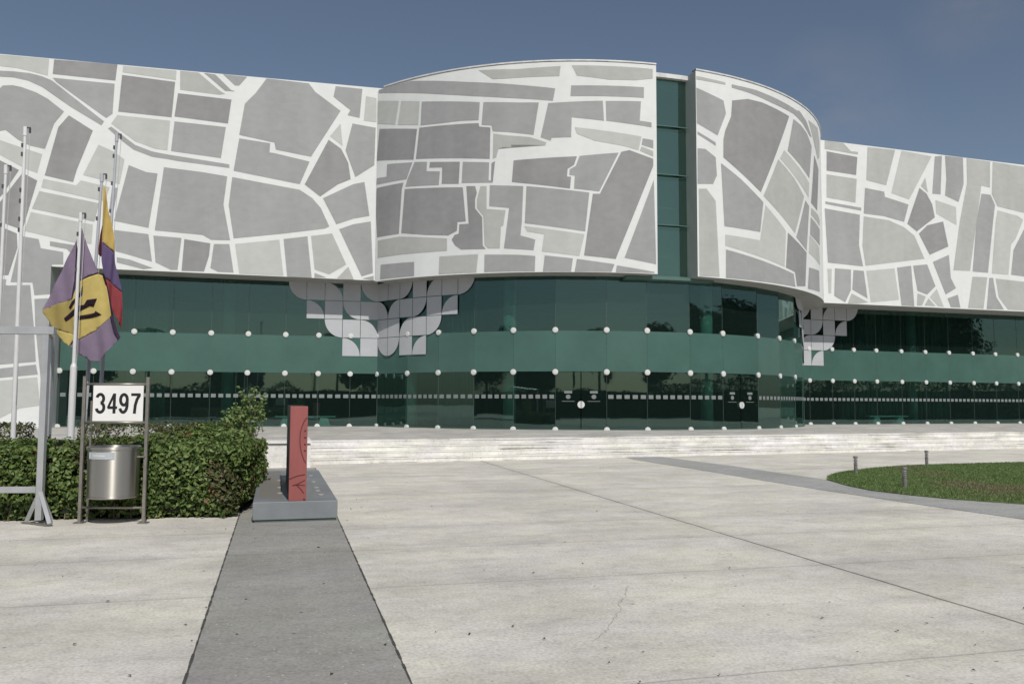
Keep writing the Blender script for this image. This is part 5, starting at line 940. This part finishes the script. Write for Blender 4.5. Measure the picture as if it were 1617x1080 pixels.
# ------------------------------------------------------------------ trees behind the viewer, seen only in the glass
M_tl = mat('far_tree_leaf', (0.03, 0.05, 0.015), 0.7, island=[(0.012, 0.022, 0.008), (0.025, 0.045, 0.012), (0.045, 0.07, 0.02)]); M_bark = mat('tree_bark', (0.10, 0.08, 0.06), 0.9, var=.2, scale=6)
def palm(x, y, H, label):
    t = thing('palm_tree', label, 'palm tree', (x, y, 0), random.random()*6, 'palms reflected in the glass'); m = MB(); pr_ = None
    for k in range(8):
        q = Vector((.25*math.sin(k*.4), .1*k*.1, H*k/7)); 
        if pr_ is not None: m.tube(pr_, q, .19-.012*k, .18-.012*k, 10, cap=False)
        pr_ = q
    m.build('trunk', M_bark, t); m = MB()
    for k in range(22):
        a = 6.283*k/22+random.uniform(-.1, .1); el = random.uniform(-.3, 1.1); Lf = random.uniform(2.4, 3.2); pp = []
        for i in range(9):
            s = i/8; pp.append(pr_+Vector((math.cos(a)*Lf*s*math.cos(el*(1-s*.5)), math.sin(a)*Lf*s*math.cos(el*(1-s*.5)), Lf*(s*math.sin(el)-s*s*1.0))))
        side = Vector((-math.sin(a), math.cos(a), 0))
        for i in range(8):
            w0, w1 = .5*math.sin(math.pi*min(1, (i/8)*.9+.12)), .5*math.sin(math.pi*min(1, ((i+1)/8)*.9+.1))
            for sg_ in (-1, 1):
                m.quad(pp[i], pp[i+1], pp[i+1]+side*sg_*w1+Vector((0, 0, -.25*w1)), pp[i]+side*sg_*w0+Vector((0, 0, -.25*w0)))
    m.build('crown', M_tl, t)
def tree(x, y, H, Rr, label):
    t = thing('broad_tree', label, 'tree', (x, y, 0), 0, 'trees reflected in the glass'); m = MB()
    m.tube((0, 0, 0), (0, 0, H*.45), .28, .18, 10); P = []; Nn = []
    for k in range(16):
        a = random.random()*6.28; e = random.uniform(-.3, 1); rr = Rr*random.uniform(.35, .85); c = Vector((math.cos(a)*rr*math.cos(e), math.sin(a)*rr*math.cos(e), H*.6+H*.3*math.sin(e)))
        m.tube((0, 0, H*.4), c, .1, .03, 6, cap=False); r = Rr*random.uniform(.28, .45)
        q = rng.normal(size=(700, 3)); q /= np.linalg.norm(q, axis=1)[:, None]; q *= (r*rng.uniform(.5, 1.05, 700))[:, None]; P.append(q+np.array(c)); Nn.append(q)
    m.build('trunk', M_bark, t); leaf_mesh('crown', np.concatenate(P), np.concatenate(Nn)+rng.normal(size=(16*700, 3))*.4, .55, [M_tl], t)
side_ = lambda q: 'to the right' if q > 0 else 'to the left'
TR = [(-34, -30, 9, 5), (-22, -33, 8, 5.2), (-3, -34, 7.0, 4.6), (14, -31, 9, 5.5), (27, -34, 8.5, 5.5), (42, -30, 11, 6), (58, -24, 12, 6.5), (74, -15, 11, 6.5), (-48, -26, 11, 6), (70, -4, 13, 7), (66, 6, 13, 7), (68, 17, 14, 7), (66, 28, 13, 7), (80, -22, 13, 7)]
for i, (x, y, H, r) in enumerate(TR): tree(x, y, H, r, 'broad dark tree standing behind the viewer, seen only mirrored in the glass')
PM = [(-14, -27, 9.5), (-11, -28.5, 8.4), (5, -27, 8.6), (8, -29, 9.8), (20, -26, 9.0), (-28, -26, 9.6), (35, -27, 9.2)]
for i, (x, y, H) in enumerate(PM): palm(x, y, H, 'palm behind the viewer, seen only mirrored in the glass')
P = np.stack([rng.uniform(-70, 95, 26000), rng.uniform(-27.6, -25.6, 26000), rng.uniform(0, 1, 26000)**.8*4.0], 1)  # unseen hedge added so the lower panes reflect something dark
P[:, 2] *= .78+.25*np.sin(P[:, 0]*.9)*np.sin(P[:, 0]*.37+1)
P2_ = np.stack([rng.uniform(57, 60, 14000), rng.uniform(-26, 46, 14000), rng.uniform(0, 1, 14000)**.8*4.2], 1); P = np.concatenate([P, P2_])
hb = thing('added_reflection_hedge', 'long dark hedge added behind the viewer to darken the low reflections in the glass', 'hedge'); leaf_mesh('foliage', P, rng.normal(size=P.shape)+np.array([0, .8, .5]), .34, [M_tl], hb)
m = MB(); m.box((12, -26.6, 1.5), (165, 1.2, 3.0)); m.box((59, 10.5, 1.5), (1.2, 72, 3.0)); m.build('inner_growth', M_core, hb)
